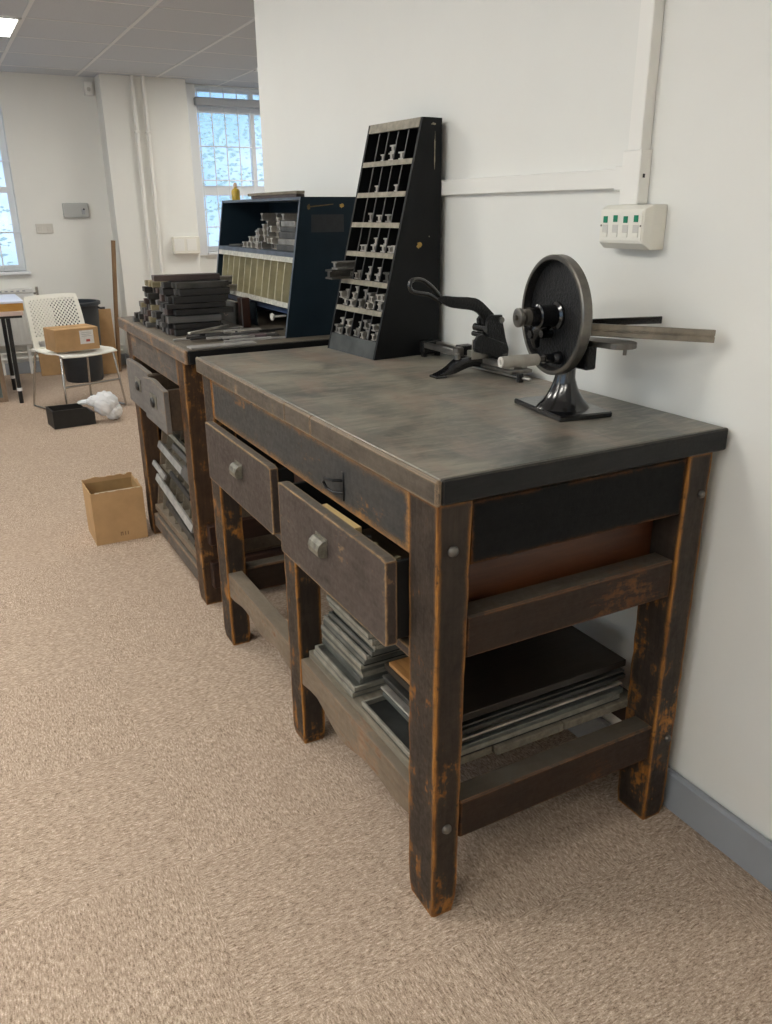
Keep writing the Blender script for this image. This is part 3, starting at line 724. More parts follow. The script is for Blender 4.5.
SZ = [.052, .143, .227, .313, .401, .490, .581]
for k, zz in enumerate(SZ):
    R_(MB().box(fx(zz)+.009, Dp-.009, .0105, W_-.0105, zz-.006, zz-.001), 'shelf', 'rackblack')
    if k: R_(MB().prism([(fx(zz-.015)-.001, zz-.015), (fx(zz)-.001, zz), (fx(zz)+.006, zz), (fx(zz-.015)+.006, zz-.015)], 'xz', .0102, W_-.0102), 'shelf_lip', 'racklip')
YD = [.010, .072, .128, .183, .236, .290]
for yy in YD[1:-1]:
    f = MB()
    f.prism([(fx(.052)+.010,.052),(fx(.666)+.010,.666),(Dp-.009,.666),(Dp-.009,.052)], 'xz', yy-.0012, yy+.0012)
    dv = R_(f, 'divider', 'rackblack')
    R_(MB().prism([(fx(.052)+.007,.052),(fx(.666)+.007,.666),(fx(.666)+.0099,.666),(fx(.052)+.0099,.052)], 'xz', yy-.0015, yy+.0015), 'divider_edge', 'rackedge', dv)
# marks on the near side of the rack
def blob(cx, cz, rx, rz_, n=14, seed=1, plane_y=-.0006, ang=0):
    rnd = random.Random(seed); pts = []
    for k in range(n):
        a = 2*PI*k/n; q = rnd.uniform(.55, 1.15)
        u, v = rx*q*math.cos(a), rz_*q*math.sin(a)
        pts.append((cx+u*math.cos(ang)-v*math.sin(ang), cz+u*math.sin(ang)+v*math.cos(ang)))
    return pts
R_(MB().prism(blob(.168, .335, .011, .009, 14, 5), 'xz', -.0006, 0), 'paint_mark', 'stain', s1)
R_(MB().prism(blob(.222, .60, .002, .060, 14, 8), 'xz', -.0006, 0).prism(blob(.217, .675, .010, .004, 10, 9), 'xz', -.0006, 0), 'scrape', 'smear', s1)
R_(MB().prism(blob(.205, .36, .002, .003, 8, 3), 'xz', -.0006, 0), 'scrape', 'smear', s1)
# pieces in the rack
rows = {6: [(1,0),(2,0),(2,0),(3,2)], 5: [(3,2),(1,2)], 4: [(3,1),(2,0),(1,3)], 3: [(3,2),(3,2),(2,0),(2,2),(1,0),(1,2),(0,0),(0,2)],
        2: [(4,3),(3,1),(3,2),(2,0),(2,2),(1,0),(1,2),(0,4)], 1: [], 0: []}
names = ['bottom', 'second', 'third', 'fourth', 'fifth', 'sixth', 'top']
occ = {}
def place(row, comp, kind, stick=0.0, lat=None):
    """rest a piece in a compartment on the shelf or on what already lies there; comp 0 is nearest the camera"""
    y0, y1 = YD[comp]+.003, YD[comp+1]-.003
    w_, h_ = IW[kind], IH[kind]
    st = occ.setdefault((row, comp), [])     # list of layers: [base height, used width, height]
    if not st or st[-1][1] + w_ > (y1-y0): st.append([st[-1][0]+st[-1][2]+.0004 if st else 0.0, 0.0, h_])
    L = st[-1]; L[2] = max(L[2], h_)
    if L[0]+h_ > .068: return
    yy = y0 + L[1] + w_/2; L[1] += w_+.001
    zz = SZ[row] + L[0] + .0004
    xx = fx(SZ[row]+L[0]) + .010 - stick + (.002 if row else .006)
    if kind in (3, 4) and xx + .14 > Dp-.012 and not stick: kind2 = 2 if w_ > 1 else kind
    ln = [.10, .12, .09, .14, .13][kind]
    if xx + ln > Dp - .011: sx = (Dp-.011-xx)/ln
    else: sx = 1
    Mx = RM @ Matrix.Translation((xx, yy, zz)) @ Matrix.Diagonal((sx, 1, 1, 1))
    ibeam(kind, Mx, 'metal spacing piece with H shaped end in the %s row of the black rack' % names[row], 'metal pieces in the %s row of the black rack' % names[row])
for r, l in rows.items():
    for c, k in l: place(r, c, k)
rr = random.Random(4)
for c in range(5):
    for i in range(7): place(0, c, rr.choice([0,1,2,2,1]), rr.uniform(-.004,.014))
    for i in range([4,4,6,5,5][c]): place(1, c, rr.choice([0,1,2,4 if c < 1 else 1]), rr.uniform(-.004,.012))
for i, (dx, k) in enumerate(((.075,4),(.055,3))):
    y0 = YD[4]+.004
    Mx = RM @ Matrix.Translation((fx(SZ[2])+.010-dx, y0+IW[k]/2+.002, SZ[2]+.0004+[0,.0305][i]))
    ibeam(k, Mx, 'metal bar jutting out leftwards from the third row of the black rack, %s one' % ['lower','upper'][i], None, 'metal bar')

# ------------------------------------------------------------------ blue cabinet
BC = thing('type_cabinet', 'dark blue open fronted metal cabinet with yellowed dividers on the far bench', 'cabinet', (-.328, 1.70, 1.0005))
cb = WORLD[BC.name]
def B_(mb, name, mat, parent=None): return mb.build(name, M[mat], parent or BC, local=True)
CH, CW, CD = .484, .895, .300
cf = lambda z: .081*z/CH
sd = [(0,0),(.081,CH),(CD,CH),(CD,0)]
p1 = B_(MB().prism(sd, 'xz', 0, .012), 'side_panel', 'blue'); p2 = B_(MB().prism(sd, 'xz', CW-.012, CW), 'side_panel', 'blue')
for q, y0 in ((p1, 0), (p2, CW-.012)):
    B_(MB().prism([(cf(0)-.0015,0),(cf(CH)-.0015,CH),(cf(CH)-.0001,CH),(cf(0)-.0001,0)], 'xz', y0, y0+.012), 'front_edge', 'blueedge', q)
B_(MB().box(CD-.006, CD, .012, CW-.012, 0, CH), 'back_panel', 'blue')
B_(MB().box(cf(CH), CD-.006, .0121, CW-.0121, CH-.010, CH), 'top_panel', 'blueedge')
B_(MB().box(cf(.30)-.001, CD-.0061, .0121, CW-.0121, .288, .296).box(cf(.29)-.001, cf(.29)+.006, .0121, CW-.0121, .280, .2965), 'shelf', 'blueedge')
B_(MB().box(cf(.11), CD-.0061, .0121, CW-.0121, .100, .108), 'shelf', 'blue')
B_(MB().prism([(cf(.262)-.001,.262),(cf(.280)-.001,.2798),(cf(.280)+.003,.2798),(cf(.262)+.003,.262)], 'xz', .0122, CW-.0122), 'label_strip', 'strip_w')
B_(MB().prism([(cf(.106)-.003,.104),(cf(.122)-.003,.122),(cf(.122)+.003,.122),(cf(.106)+.003,.104)], 'xz', .0122, CW-.0122), 'label_strip', 'strip_w')
B_(MB().prism([(cf(.109)+.06,.109),(cf(.262)+.06,.2795),(cf(.262)+.064,.2795),(cf(.109)+.064,.109)], 'xz', .0122, CW-.0122), 'card_back', 'card_y')
for k in range(1, 12):
    yy = .0122 + (CW-.0244)*k/12
    B_(MB().prism([(cf(.122)+.002,.109),(cf(.262)+.002,.2795),(cf(.262)+.0598,.2795),(cf(.109)+.0598,.109)], 'xz', yy-.0012, yy+.0012), 'divider', 'card_y')
    B_(MB().prism([(cf(.122)-.001,.1225),(cf(.262)-.001,.2615),(cf(.262)+.0019,.2615),(cf(.122)+.0019,.1225)], 'xz', yy-.0022, yy+.0022), 'divider_edge', 'cardlite')
B_(MB().box(.045, .051, .0122, CW-.0122, .075, .0999), 'lower_rail', 'tapblue')
B_(MB().box(.03, .036, .40, .52, .0, .09), 'upright', 'blue')
kb = B_(MB().lathe([(.0,0),(.013,.0),(.014,.006),(.010,.010),(.004,.011),(.004,.06)], Matrix.Translation((.0, .145, .062)) @ Matrix.Rotation(PI/2, 4, 'Y'), 16), 'knob', 'knobwhite')
B_(MB().prism([(.115,.365),(.245,.365),(.245,.425),(.118,.425)], 'xz', -.0005, 0), 'faded_patch', 'patch', p1)
B_(MB().prism(blob(.110, .452, .007, .013, 12, 4), 'xz', -.0006, 0).prism([(.115,.449),(.205,.458),(.205,.461),(.115,.453)], 'xz', -.0005, 0), 'tape_remnant', 'brown', p1)
B_(MB().prism(blob(.238, .455, .009, .009, 12, 6), 'xz', -.0006, 0), 'paint_mark', 'stain', p1)
# contents of the upper compartment: spacers with ends towards us in the middle, long bars near the near side
rr = random.Random(11)
z0 = .2975
hgt = {}
for col in range(11):
    y_ = .245 + .036*col; n_ = [5,5,5,5,4,5,4,3,2,1,1][col]; z = z0
    for j in range(n_):
        k = rr.choice([0,1,2,1,0])
        if j == 0 and col > 7: k = 0
        xx = cf(z)+.012+rr.uniform(0,.045)
        Mx = cb @ Matrix.Translation((xx, y_+rr.uniform(-.002,.002), z)) @ Matrix.Rotation(rr.uniform(-.05,.05), 4, 'Z')
        ibeam(k, Mx, 'metal spacer with H shaped end heaped in the upper part of the blue cabinet', 'metal spacers heaped in the blue cabinet'); z += IH[k]+.0004
z = z0
for j in range(5):
    h_ = [.022,.020,.024,.018,.020][j]
    for q in range(3):
        x0 = cf(z)+.014+.045*q
        o = MB().box(x0, x0+.036, .022+.01*j, .215-.004*j, z, z+h_, .002, cb).build('metal_bar', M[['alloyd','alloy','alloyd'][(q+j) % 3]])
        props(o, 'long dark metal bar stacked in the upper near corner of the blue cabinet', 'metal bar', 'long bars in the blue cabinet')
    z += h_+.0005
block('metal_plate', (-.225, 2.46, 1.3015), (.05, .12, .006), .1, 'alloyd', 'thin metal plate at the far end of the upper cabinet shelf', 'plate')
# bars poking out of the lower far compartments
for i, (yy, zz, k) in enumerate(((.70, .1235, 4), (.70, .1545, 3), (.62, .1235, 3))):
    Mx = cb @ Matrix.Translation((cf(zz)-.075+.012*i, yy, zz)) @ Matrix.Diagonal((1,1,1,1))
    ibeam(k, Mx, 'metal bar sticking out of the yellowed dividers, %s' % ['lower far one','upper far one','nearer one'][i], None, 'metal bar')
# things on top of the cabinet
bt = thing('ink_bottle', 'small amber bottle standing on top of the blue cabinet', 'bottle', (-.215, 2.50, 1.485))
MB().lathe([(0,0),(.017,0),(.018,.004),(.018,.036),(.014,.044),(.007,.048),(.007,.052),(0,.052)], Matrix.Translation((-.215, 2.50, 1.485)), 20).build('body', M['bottle'], bt, smooth=True)
MB().lathe([(0,.052),(.008,.052),(.008,.064),(.005,.070),(0,.070)], Matrix.Translation((-.215, 2.50, 1.485)), 16).build('cap', M['bottlecap'], bt, smooth=True)
for i, (x0, y0, y1, zz, mt, lb) in enumerate(((-.246, 1.745, 2.22, 1.4850, 'strip3', 'lower dark strip lying along the top of the blue cabinet'), (-.249, 1.735, 2.25, 1.4955, 'strip4', 'upper grey brown strip lying along the top of the blue cabinet'))):
    props(MB().box(x0, x0+.032, y0, y1, zz, zz+.010, .001).build('wooden_strip', M['shelfwood' if i else mt]), lb, 'strip')

# ------------------------------------------------------------------ lever cutter
LC = thing('lead_cutter', 'black cast iron lever cutter with looped handle and steel bed on the near bench', 'cutter', (-.10, .78, 1.0))
zz0 = 1.0
up = lambda l: [(a, b_+zz0) for a, b_ in l]
def smoothpoly(p, it=2):
    for _ in range(it):
        q = []
        for i in range(len(p)):
            a, b_ = p[i], p[(i+1) % len(p)]
            q += [(a[0]*.75+b_[0]*.25, a[1]*.75+b_[1]*.25), (a[0]*.25+b_[0]*.75, a[1]*.25+b_[1]*.75)]
        p = q
    return p
arm = [(-.239,.222),(-.204,.217),(-.145,.213),(-.121,.204),(-.096,.183),(-.070,.160),(-.078,.140),(-.099,.120),(-.114,.126),(-.109,.142),(-.116,.158),(-.129,.171),(-.150,.179),(-.186,.184),(-.221,.190),(-.250,.205),(-.262,.216)]
lv = MB().prism(up(smoothpoly(arm, 1)), 'xz', .763, .777, bev=.003).build('lever', M['castblack'], LC, smooth=True)
loop = [(-.247,.217),(-.273,.243),(-.300,.262),(-.322,.2675),(-.338,.264),(-.3435,.251),(-.337,.238),(-.318,.232),(-.288,.227),(-.262,.214),(-.245,.203)]
f = MB()
def cr(p, m_=5):
    out = []
    for i in range(len(p)-1):
        p0, p1_, p2_, p3 = p[max(i-1,0)], p[i], p[i+1], p[min(i+2,len(p)-1)]
        for q in range(m_):
            u = q/m_; out.append(tuple(.5*((2*p1_[c])+(-p0[c]+p2_[c])*u+(2*p0[c]-5*p1_[c]+4*p2_[c]-p3[c])*u*u+(-p0[c]+3*p1_[c]-3*p2_[c]+p3[c])*u**3) for c in range(2)))
    return out+[p[-1]]
f.tube([(a, .770, 1+b_) for a, b_ in cr(loop)], .0058, 10)
f.build('loop_handle', M['blackmetal'], lv, smooth=True)
ck_ = [(-.112,.150),(-.100,.165),(-.062,.163),(-.058,.139),(-.047,.098),(-.035,.067),(-.038,.030),(-.091,.030),(-.106,.090)]
for y0 in (.742, .784): MB().prism(up(ck_), 'xz', y0, y0+.014, bev=.003).build('cheek', M['castblack'], LC)
hd = [(-.161,.078),(-.159,.100),(-.148,.115),(-.135,.116),(-.055,.085),(-.045,.060),(-.083,.052),(-.155,.070)]
MB().prism(up(hd), 'xz', .728, .7415, bev=.003).build('blade_holder', M['castblack'], LC)
MB().box(-.15, -.06, .757, .760, 1.045, 1.10, .0005).build('blade', M['steel'], LC)
for (x_, z_) in ((-.070, 1.150), (-.053, 1.060)):
    MB().cyl((x_, .733, z_), (x_, .803, z_), .0085, n=18).build('pivot_pin', M['greyiron'], LC, smooth=True)
MB().cyl((-.112, .745, 1.128), (-.112, .80, 1.128), .011, n=18).cyl((-.126, .75, 1.112), (-.126, .79, 1.112), .007, n=16).build('link_boss', M['blackmetal'], LC, smooth=True)
# bed: two steel rails with a slotted top running away along the wall
f = MB().box(-.108, -.090, .640, 1.10, 1.030, 1.046, .002).box(-.064, -.046, .640, 1.10, 1.030, 1.046, .002)
f.build('bed_rails', M['steel'], LC)
MB().box(-.114, -.040, .625, .85, 1.020, 1.0298, .002).build('bed_plate', M['greyiron'], LC)
MB().box(-.112, -.042, 1.085, 1.108, 1.014, 1.050, .003).box(-.108,-.096,1.088,1.104,1.0003,1.016).box(-.058,-.046,1.088,1.104,1.0003,1.016).build('end_bracket', M['castblack'], LC)
MB().box(-.150, -.105, .81, .845, 1.0465, 1.075, .003).build('gauge_block', M['castblack'], LC)
MB().cbox((-.158, .815, 1.060), (.026, .026, .026), .3, .004).build('gauge_knob', M['greyiron'], LC)
MB().box(-.135, -.085, .775, .805, 1.0465, 1.064, .001).build('slide_block', M['trayl'], LC)
lg = [(-.262,.0005),(-.262,.006),(-.243,.012),(-.214,.024),(-.193,.040),(-.172,.051),(-.132,.048),(-.044,.028),(-.036,.0008),(-.056,.0008),(-.075,.014),(-.113,.019),(-.144,.024),(-.174,.016),(-.206,.006),(-.232,.000)]
MB().prism(up(smoothpoly(lg[1:-1], 1)), 'xz', .765, .800, bev=.004).build('foot', M['blackmetal'], LC, smooth=True)
MB().box(-.262, -.225, .763, .802, 1.0003, 1.007, .002).build('foot_pad', M['blackmetal'], LC)
MB().cyl((-.182, .782, 1.045), (-.182, .782, 1.060), .009, .007, 14).build('foot_bolt', M['greyiron'], LC, smooth=True)
MB().cyl((-.112, .90, 1.0128), (-.086, .575, 1.0128), .0035, n=12).build('guide_rod', M['steel'], LC, smooth=True)
MB().box(-.099, -.084, .605, .620, 1.0003, 1.024, .002).build('rod_clamp', M['castblack'], LC)

# ------------------------------------------------------------------ wheel machine
a4 = math.radians(-8)
WM = thing('wheel_mitring_machine', 'black cast iron hand machine with upright crank wheel and steel bars on a square foot', 'hand machine', (-.205, .305, 1.0002), a4)
def W_m(mb, name, mat, parent=None, smooth=False): return mb.build(name, M[mat], parent or WM, local=True, smooth=smooth)
W_m(MB().box(-.068, .068, -.100, .105, 0, .013, .003), 'base_plate', 'blackmetal')
# flared column
f = MB(); rings = []
prof = [(.058,.060,.013),(.055,.055,.018),(.044,.046,.028),(.035,.040,.042),(.026,.034,.060),(.020,.028,.080),(.020,.027,.105),(.022,.030,.125),(.018,.026,.15)]
for rx, ry, z in prof:
    rings.append([f.bm.verts.new((-.006 - .0*z + rx*math.cos(2*PI*k/28)*(1+.10*math.cos(4*PI*k/28)), -.012+ry*math.sin(2*PI*k/28), z)) for k in range(28)])
for A, B in zip(rings, rings[1:]):
    for k in range(28): f.bm.faces.new((A[k], A[(k+1) % 28], B[(k+1) % 28], B[k]))
f.bm.faces.new(rings[0][::-1]); f.bm.faces.new(rings[-1])
W_m(f, 'column', 'blackmetal', None, True)
# wheel: dished disc, axis along local x, facing -x
WC = V((-.038, -.006, .2165))
RX = Matrix.Translation(WC) @ Matrix.Rotation(-PI/2, 4, 'Y')
ro = .127
wh = W_m(MB().lathe([(0,-.006),(ro-.012,-.006),(ro-.010,.003),(ro-.008,.012),(ro-.003,.012),(ro,.010),(ro,-.008),(ro-.003,-.010),(0,-.010)], RX, 72), 'wheel', 'castblack', None, True)
W_m(MB().lathe([(ro-.009,.0121),(ro-.008,.0135),(ro-.002,.0135),(ro+.0012,.011),(ro+.0012,-.008),(ro-.001,-.0105),(ro-.009,-.0105),(ro-.009,-.0101),(ro-.001,-.0101),(ro+.0002,-.008),(ro+.0002,.0108),(ro-.002,.0121),(ro-.009,.0121)], RX, 72), 'rim', 'greyiron', wh, True)
hub = W_m(MB().lathe([(.030,-.006),(.030,.0),(.024,.004),(.024,.036),(.0255,.038),(.0255,.044),(.021,.046),(.021,.066),(0,.066)], RX, 32), 'hub', 'blackmetal', wh, True)
W_m(MB().lathe([(0,.066),(.0175,.066),(.0175,.078),(.012,.080),(.012,.086),(.0205,.088),(.0205,.094),(.017,.096),(.006,.096),(.006,.102),(0,.102)], RX, 28), 'hub_cap', 'greyiron', hub, True)
# counterweight arm at the lower left of the face
def P(y, z): return RX @ V((z, y, 0)) if False else V((WC.x, WC.y+y, WC.z+z))
f = MB(); f.tube([P(.010,-.018)+V((-.012,0,0)), P(.035,-.035)+V((-.018,0,0)), P(.055,-.055)+V((-.016,0,0)), P(.06,-.075)+V((-.008,0,0))], [.012,.015,.012,.008], 12)
f.cyl(P(.048,-.045)+V((0,0,0)), P(.048,-.045)+V((-.034,0,0)), .012, .010, 6)
f.cyl(P(.012,-.040)+V((0,0,0)), P(.012,-.040)+V((-.026,0,0)), .010, .009, 6)
W_m(f, 'crank_lug', 'blackmetal', wh, True)
# crank handle
hp = P(-.028, -.088)
W_m(MB().tube([hp, hp+V((-.016,0,0)), hp+V((-.018,0,0)), hp+V((-.040,0,0))], [.015,.0125,.0105,.0105], 20), 'handle_stub', 'blackmetal', wh, True)
W_m(MB().cyl(hp+V((-.040,0,0)), hp+V((-.052,0,0)), .006, n=14), 'handle_neck', 'greyiron', wh, True)
W_m(MB().tube([hp+V((-.052,0,0)), hp+V((-.056,0,0)), hp+V((-.10,0,0)), hp+V((-.140,0,0)), hp+V((-.144,0,0))], [.008,.0125,.0135,.0125,.0115], 22), 'grip', 'grip', wh, True)
W_m(MB().lathe([(.0118,.0),(.0118,.0025),(.007,.0025),(.006,.0),(.0118,.0)], Matrix.Translation(hp+V((-.144,0,0))) @ Matrix.Rotation(-PI/2, 4, 'Y'), 22), 'grip_ring', 'gripend', wh, True)
# steel bars and table behind the wheel (world coordinates)
def obar(name, p0, p1, w_, h_, mat, gro=False):
    p0, p1 = V(p0), V(p1); d = p1-p0; L = d.length; R = Matrix.Translation(p0) @ V((0,1,0)).rotation_difference(d).to_matrix().to_4x4()
    f = MB()
    if gro:
        f.box(-w_/2, w_/2, 0, L, .0012, h_/2, .001, R); f.box(-w_/2, w_/2, 0, L, -h_/2, -.0012, .001, R); f.box(-w_/2+.002, w_/2-.002, .001, L-.001, -.0013, .0013, 0, R)
    else: f.box(-w_/2, w_/2, 0, L, -h_/2, h_/2, .0012, R)
    return f.build(name, M[mat], WM)
obar('guide_bar', (-.205, .235, 1.192), (-.032, .050, 1.187), .012, .026, 'oldsteel', True)
obar('fence_plate', (-.195, .290, 1.199), (-.022, .206, 1.2035), .005, .016, 'blackmetal')
f = MB(); tp = [(-.225,.270),(-.215,.165),(-.205,.142),(-.180,.132),(-.155,.140),(-.143,.160),(-.145,.190),(-.160,.230),(-.19,.28)]
f.prism(smoothpoly(tp,1), 'xy', 1.160, 1.172, bev=.0015); f.build('work_table', M['greyiron'], WM)
MB().cyl((-.185, .145, 1.148), (-.185, .145, 1.1605), .004, n=10).build('table_pin', M['greyiron'], WM)
MB().box(-.215, -.185, .225, .285, 1.105, 1.160, .004).build('table_bracket', M['castblack'], WM)

# ------------------------------------------------------------------ on the near wall
TR = thing('cable_trunking', 'white square cable trunking forming a T on the right wall', 'cable trunking', (0, .335, 1.5))
MB().box(-.020, -.0002, .375, 1.30, 1.479, 1.521, .0015).build('horizontal_run', M['trunk'], TR)
MB().box(-.030, -.0002, .311, .352, 1.555, H, .002).build('vertical_run', M['trunk'], TR)
MB().box(-.033, -.0002, .305, .362, 1.444, 1.556, .002).box(-.024, -.0002, .362, .392, 1.474, 1.526, .002).build('tee_cover', M['trunk'], TR)
MB().cbox((-.020, .3047, 1.503), (.006, .0012, .008)).build('knockout', M['blacktube'], TR)
DB = thing('data_socket', 'ivory data socket box with four green tabs below the trunking', 'socket', (0, .318, 1.40))
f = MB(); y0, y1, z0, z1 = .245, .392, 1.350, 1.4435
v = [(-.0003,y0,z0),(-.0003,y1,z0),(-.0003,y1,z1),(-.0003,y0,z1), (-.038,y0,z0),(-.038,y1,z0),(-.038,y1,z1),(-.038,y0,z1), (-.060,y0+.006,z0+.014),(-.060,y1-.006,z0+.014),(-.060,y1-.006,z1-.010),(-.060,y0+.006,z1-.010)]
fc = [(0,1,2,3),(0,4,5,1),(1,5,6,2),(2,6,7,3),(3,7,4,0),(4,8,9,5),(5,9,10,6),(6,10,11,7),(7,11,8,4),(8,11,10,9)]
f._add(v, fc); bmesh.ops.recalc_face_normals(f.bm, faces=f.bm.faces[:]); bmesh.ops.bevel(f.bm, geom=f.bm.edges[:], offset=.0012, segments=2, affect='EDGES')
bx = f.build('back_box', M['plastic'], DB)
fp = MB().box(-.0625, -.0600, .255, .382, 1.368, 1.431, .0008).build('faceplate', M['plastic'], DB)
for k in range(4):
    yc = .366 - .0315*k
    MB().box(-.0632, -.0625, yc-.0085, yc+.0085, 1.376, 1.402).build('port', M['plastic_d'], fp)
    MB().box(-.0645, -.0632, yc-.0085, yc+.0085, 1.376, 1.386, .0005).build('shutter', M['plastic'], fp)
    MB().box(-.0650, -.0625, yc-.006, yc+.006, 1.406+.002*(k in (1,3)), 1.420+.002*(k in (1,3)), .0005).build('green_tab', M['green'], fp)
for yc in (.2575, .3795): MB().cyl((-.0625, yc, 1.400), (-.0634, yc, 1.400), .0022, n=10).build('screw', M['screw'], fp)

# ------------------------------------------------------------------ far end of the room
for i, x_ in enumerate((.43, .53)):
    o = thing('heating_pipe', 'thin white heating pipe on the pier, %s of two' % ['left','right'][i], 'pipe', (x_, 7.07, 0))
    MB().cyl((x_, 7.07, .0), (x_, 7.07, H-.001), .017, n=16).build('tube', M['trunk'], o, smooth=True)
    MB().box(x_-.024, x_+.024, 7.045, 7.0995, 2.12, 2.14, .003).build('clip', M['trunk'], o)
cp = thing('control_panel', 'grey rounded control panel on the back wall above the chair', 'control panel', (-.15, YB, 1.47))
MB().box(-.268, -.040, YB-.045, YB-.0005, 1.403, 1.530, .010, seg=2).build('case', M['panelgrey'], cp)
MB().box(-.105, -.075, YB-.050, YB-.045, 1.43, 1.475, .002).build('switch', M['blind'], cp)
MB().cyl((-.085, YB-.050, 1.475), (-.085, YB-.056, 1.475), .008, n=10).build('indicator', M['blacktube'], cp)
sp_ = thing('switch_plate', 'pale grey double switch plate left of the control panel', 'switch', (-.44, YB, 1.31))
MB().box(-.522, -.372, YB-.014, YB-.0005, 1.268, 1.352, .003).build('plate', M['plastic_d'], sp_)
for xx in (-.485, -.41): MB().box(xx-.018, xx+.018, YB-.019, YB-.0145, 1.29, 1.33, .002).build('rocker', M['plastic_d'], sp_)
ms = thing('motion_sensor', 'small white motion sensor high in the corner by the pier', 'sensor', (.09, YB, 2.49))
MB().box(.055, .125, YB-.06, YB-.0005, 2.435, 2.545, .008, seg=2).build('case', M['trunk'], ms)
MB().cyl((.09, YB-.060, 2.485), (.09, YB-.068, 2.485), .018, .012, n=16).build('lens', M['plastic_d'], ms)
sk = thing('wall_socket_box', 'white surface mounted double socket box on the pier', 'socket', (.78, 7.10, 1.15))
MB().box(.655, .915, 7.035, 7.0995, 1.062, 1.222, .006).build('back_box', M['plastic'], sk)
for xx in (.70, .82): MB().box(xx-.035, xx+.06, 7.031, 7.035, 1.09, 1.20, .002).build('faceplate', M['trunk'], sk)
db = thing('small_blue_box', 'small blue and white box on the ledge under the barred window', 'box', (1.03, 7.28, 1.06))
# radiator
rd = thing('radiator', 'white ribbed panel radiator under the left window', 'radiator', (-1.3, 7.30, .27))
MB().box(-2.0, -.635, 7.275, 7.33, .275, .755, .006).build('panel', M['rad'], rd)
f = MB()
for k in range(30): f.box(-1.985+.045*k, -1.963+.045*k, 7.263, 7.2748, .31, .72, .004)
f.build('ribs', M['rad'], rd)
f = MB().box(-2.0, -.635, 7.262, 7.345, .7555, .790, .003); gr = f.build('top_grille', M['rad'], rd)
for xx in (-1.9, -.75): MB().box(xx-.015, xx+.015, 7.285, 7.315, 0, .28).build('bracket', M['rad'], rd)
f = MB()
for k in range(26): f.box(-1.98+.05*k, -1.955+.05*k, 7.2605, 7.262, .765, .775)
f.build('grille_slots', M['blind'], gr)
MB().cyl((-.60, 7.30, .70), (-.60, 7.30, .80), .014, n=12).cyl((-.634, 7.30, .74), (-.60, 7.30, .74), .009, n=10).build('valve', M['chrome'], rd, smooth=True)
o = MB().cyl((-2.4, 7.335, .20), (.12, 7.335, .20), .012, n=12).cyl((-2.4, 7.335, .145), (.12, 7.335, .145), .012, n=12).box(-1.0, -.98, 7.325, 7.345, 0, .20).box(-.05, -.03, 7.325, 7.345, 0, .20).build('heating_pipe', M['trunk'], None, smooth=True)
props(o, 'pair of white pipes running low along the back wall', 'pipe')
bpy.data.objects.remove(db)
# desk at the left edge
dk = thing('desk', 'orange edged desk with black tube legs at the left edge', 'desk', (-1.5, 6.25, 0))
MB().box(-2.3, -.845, 5.93, 6.60, .785, .803, .003).build('desktop', M['desktop'], dk)
MB().box(-2.3, -.85, 5.95, 6.58, .725, .7845, .002).build('apron', M['deskwood'], dk)
MB().box(-2.3, -.86, 5.94, 6.59, .690, .7245, .003).build('lower_lip', M['desklip'], dk)
MB().box(-2.3, -.87, 5.95, 5.97, .672, .6895).box(-2.3, -.87, 6.56, 6.58, .672, .6895).build('frame_rail', M['blacktube'], dk)
for (x_, y_) in ((-.975, 5.92+.04), (-.975, 6.56), (-2.2, 5.96), (-2.2, 6.56)):
    l = MB().cyl((x_, y_, 0), (x_, y_, .6715), .0165, n=16).build('leg', M['blacktube'], dk, smooth=True)
    MB().cyl((x_, y_, .10), (x_, y_, .125), .020, n=16).build('collar', M['whitetube'], l, smooth=True)
# picture leaning at the left edge
pf = thing('framed_picture', 'dark framed picture leaning under the desk at the left edge', 'picture', (-1.3, 6.15, 0))
T = Matrix.Translation((-1.30, 6.06, .002)) @ Matrix.Rotation(-.12, 4, 'X')
f = MB(); f.box(-.235,-.20,0,.02,0,.47,.002,T); f.box(.20,.235,0,.02,0,.47,.002,T); f.box(-.20,.20,0,.02,0,.035,.002,T); f.box(-.20,.20,0,.02,.435,.47,.002,T)
f.build('frame', M['framewood'], pf); MB().box(-.20,.20,.008,.012,.035,.435,0,T).build('print', M['picture'], pf)
# pole leaning by the pier
o = props(MB().tube([(.0, 6.98, .0), (.045, 7.02, .6), (.100, 7.055, 1.20)], .020, 12).build('wooden_pole', M['pole'], None, smooth=True), 'long brown wooden pole leaning in the corner beside the pier', 'pole')
# flattened cardboard
T = Matrix.Translation((-.10, 6.90, .001)) @ Matrix.Rotation(-.10, 4, 'X')
fb = thing('flattened_carton', 'flattened brown carton standing behind the dark bin', 'carton', (-.10, 6.90, 0))
MB().box(-.14,.085,0,.02,0,.60,.003,T).build('panel', M['card'], fb); MB().box(-.14,.085,.0205,.035,.03,.55,.003,T).build('rear_panel', M['cardin'], fb)
T = Matrix.Translation((-.60, 7.10, .001)) @ Matrix.Rotation(-.15, 4, 'X')
props(MB().box(-.09,.12,0,.015,0,.22,.003,T).build('carton_flap', M['card']), 'low brown cardboard piece on the floor behind the white chair', 'carton')
# bin
bn = thing('waste_bin', 'charcoal plastic waste bin standing behind the white chair', 'bin', (-.40, 6.72, 0))
RB = Matrix.Translation((-.36, 6.72, 0))
MB().lathe([(0,.0),(.155,.0),(.165,.02),(.195,.66),(.205,.67),(.205,.70),(.198,.705),(.188,.70),(.185,.66),(.155,.03),(0,.03)], RB, 40).build('body', M['bin'], bn, smooth=True)
MB().lathe([(.206,.672),(.218,.676),(.218,.700),(.206,.704)], RB, 40).build('rim', M['bin'], bn, smooth=True)
f = MB(); f.tube([(-.20, 6.66, .66), (-.16, 6.64, .64), (-.12, 6.64, .64)], .010, 8); f.build('handle', M['bin'], bn, smooth=True)

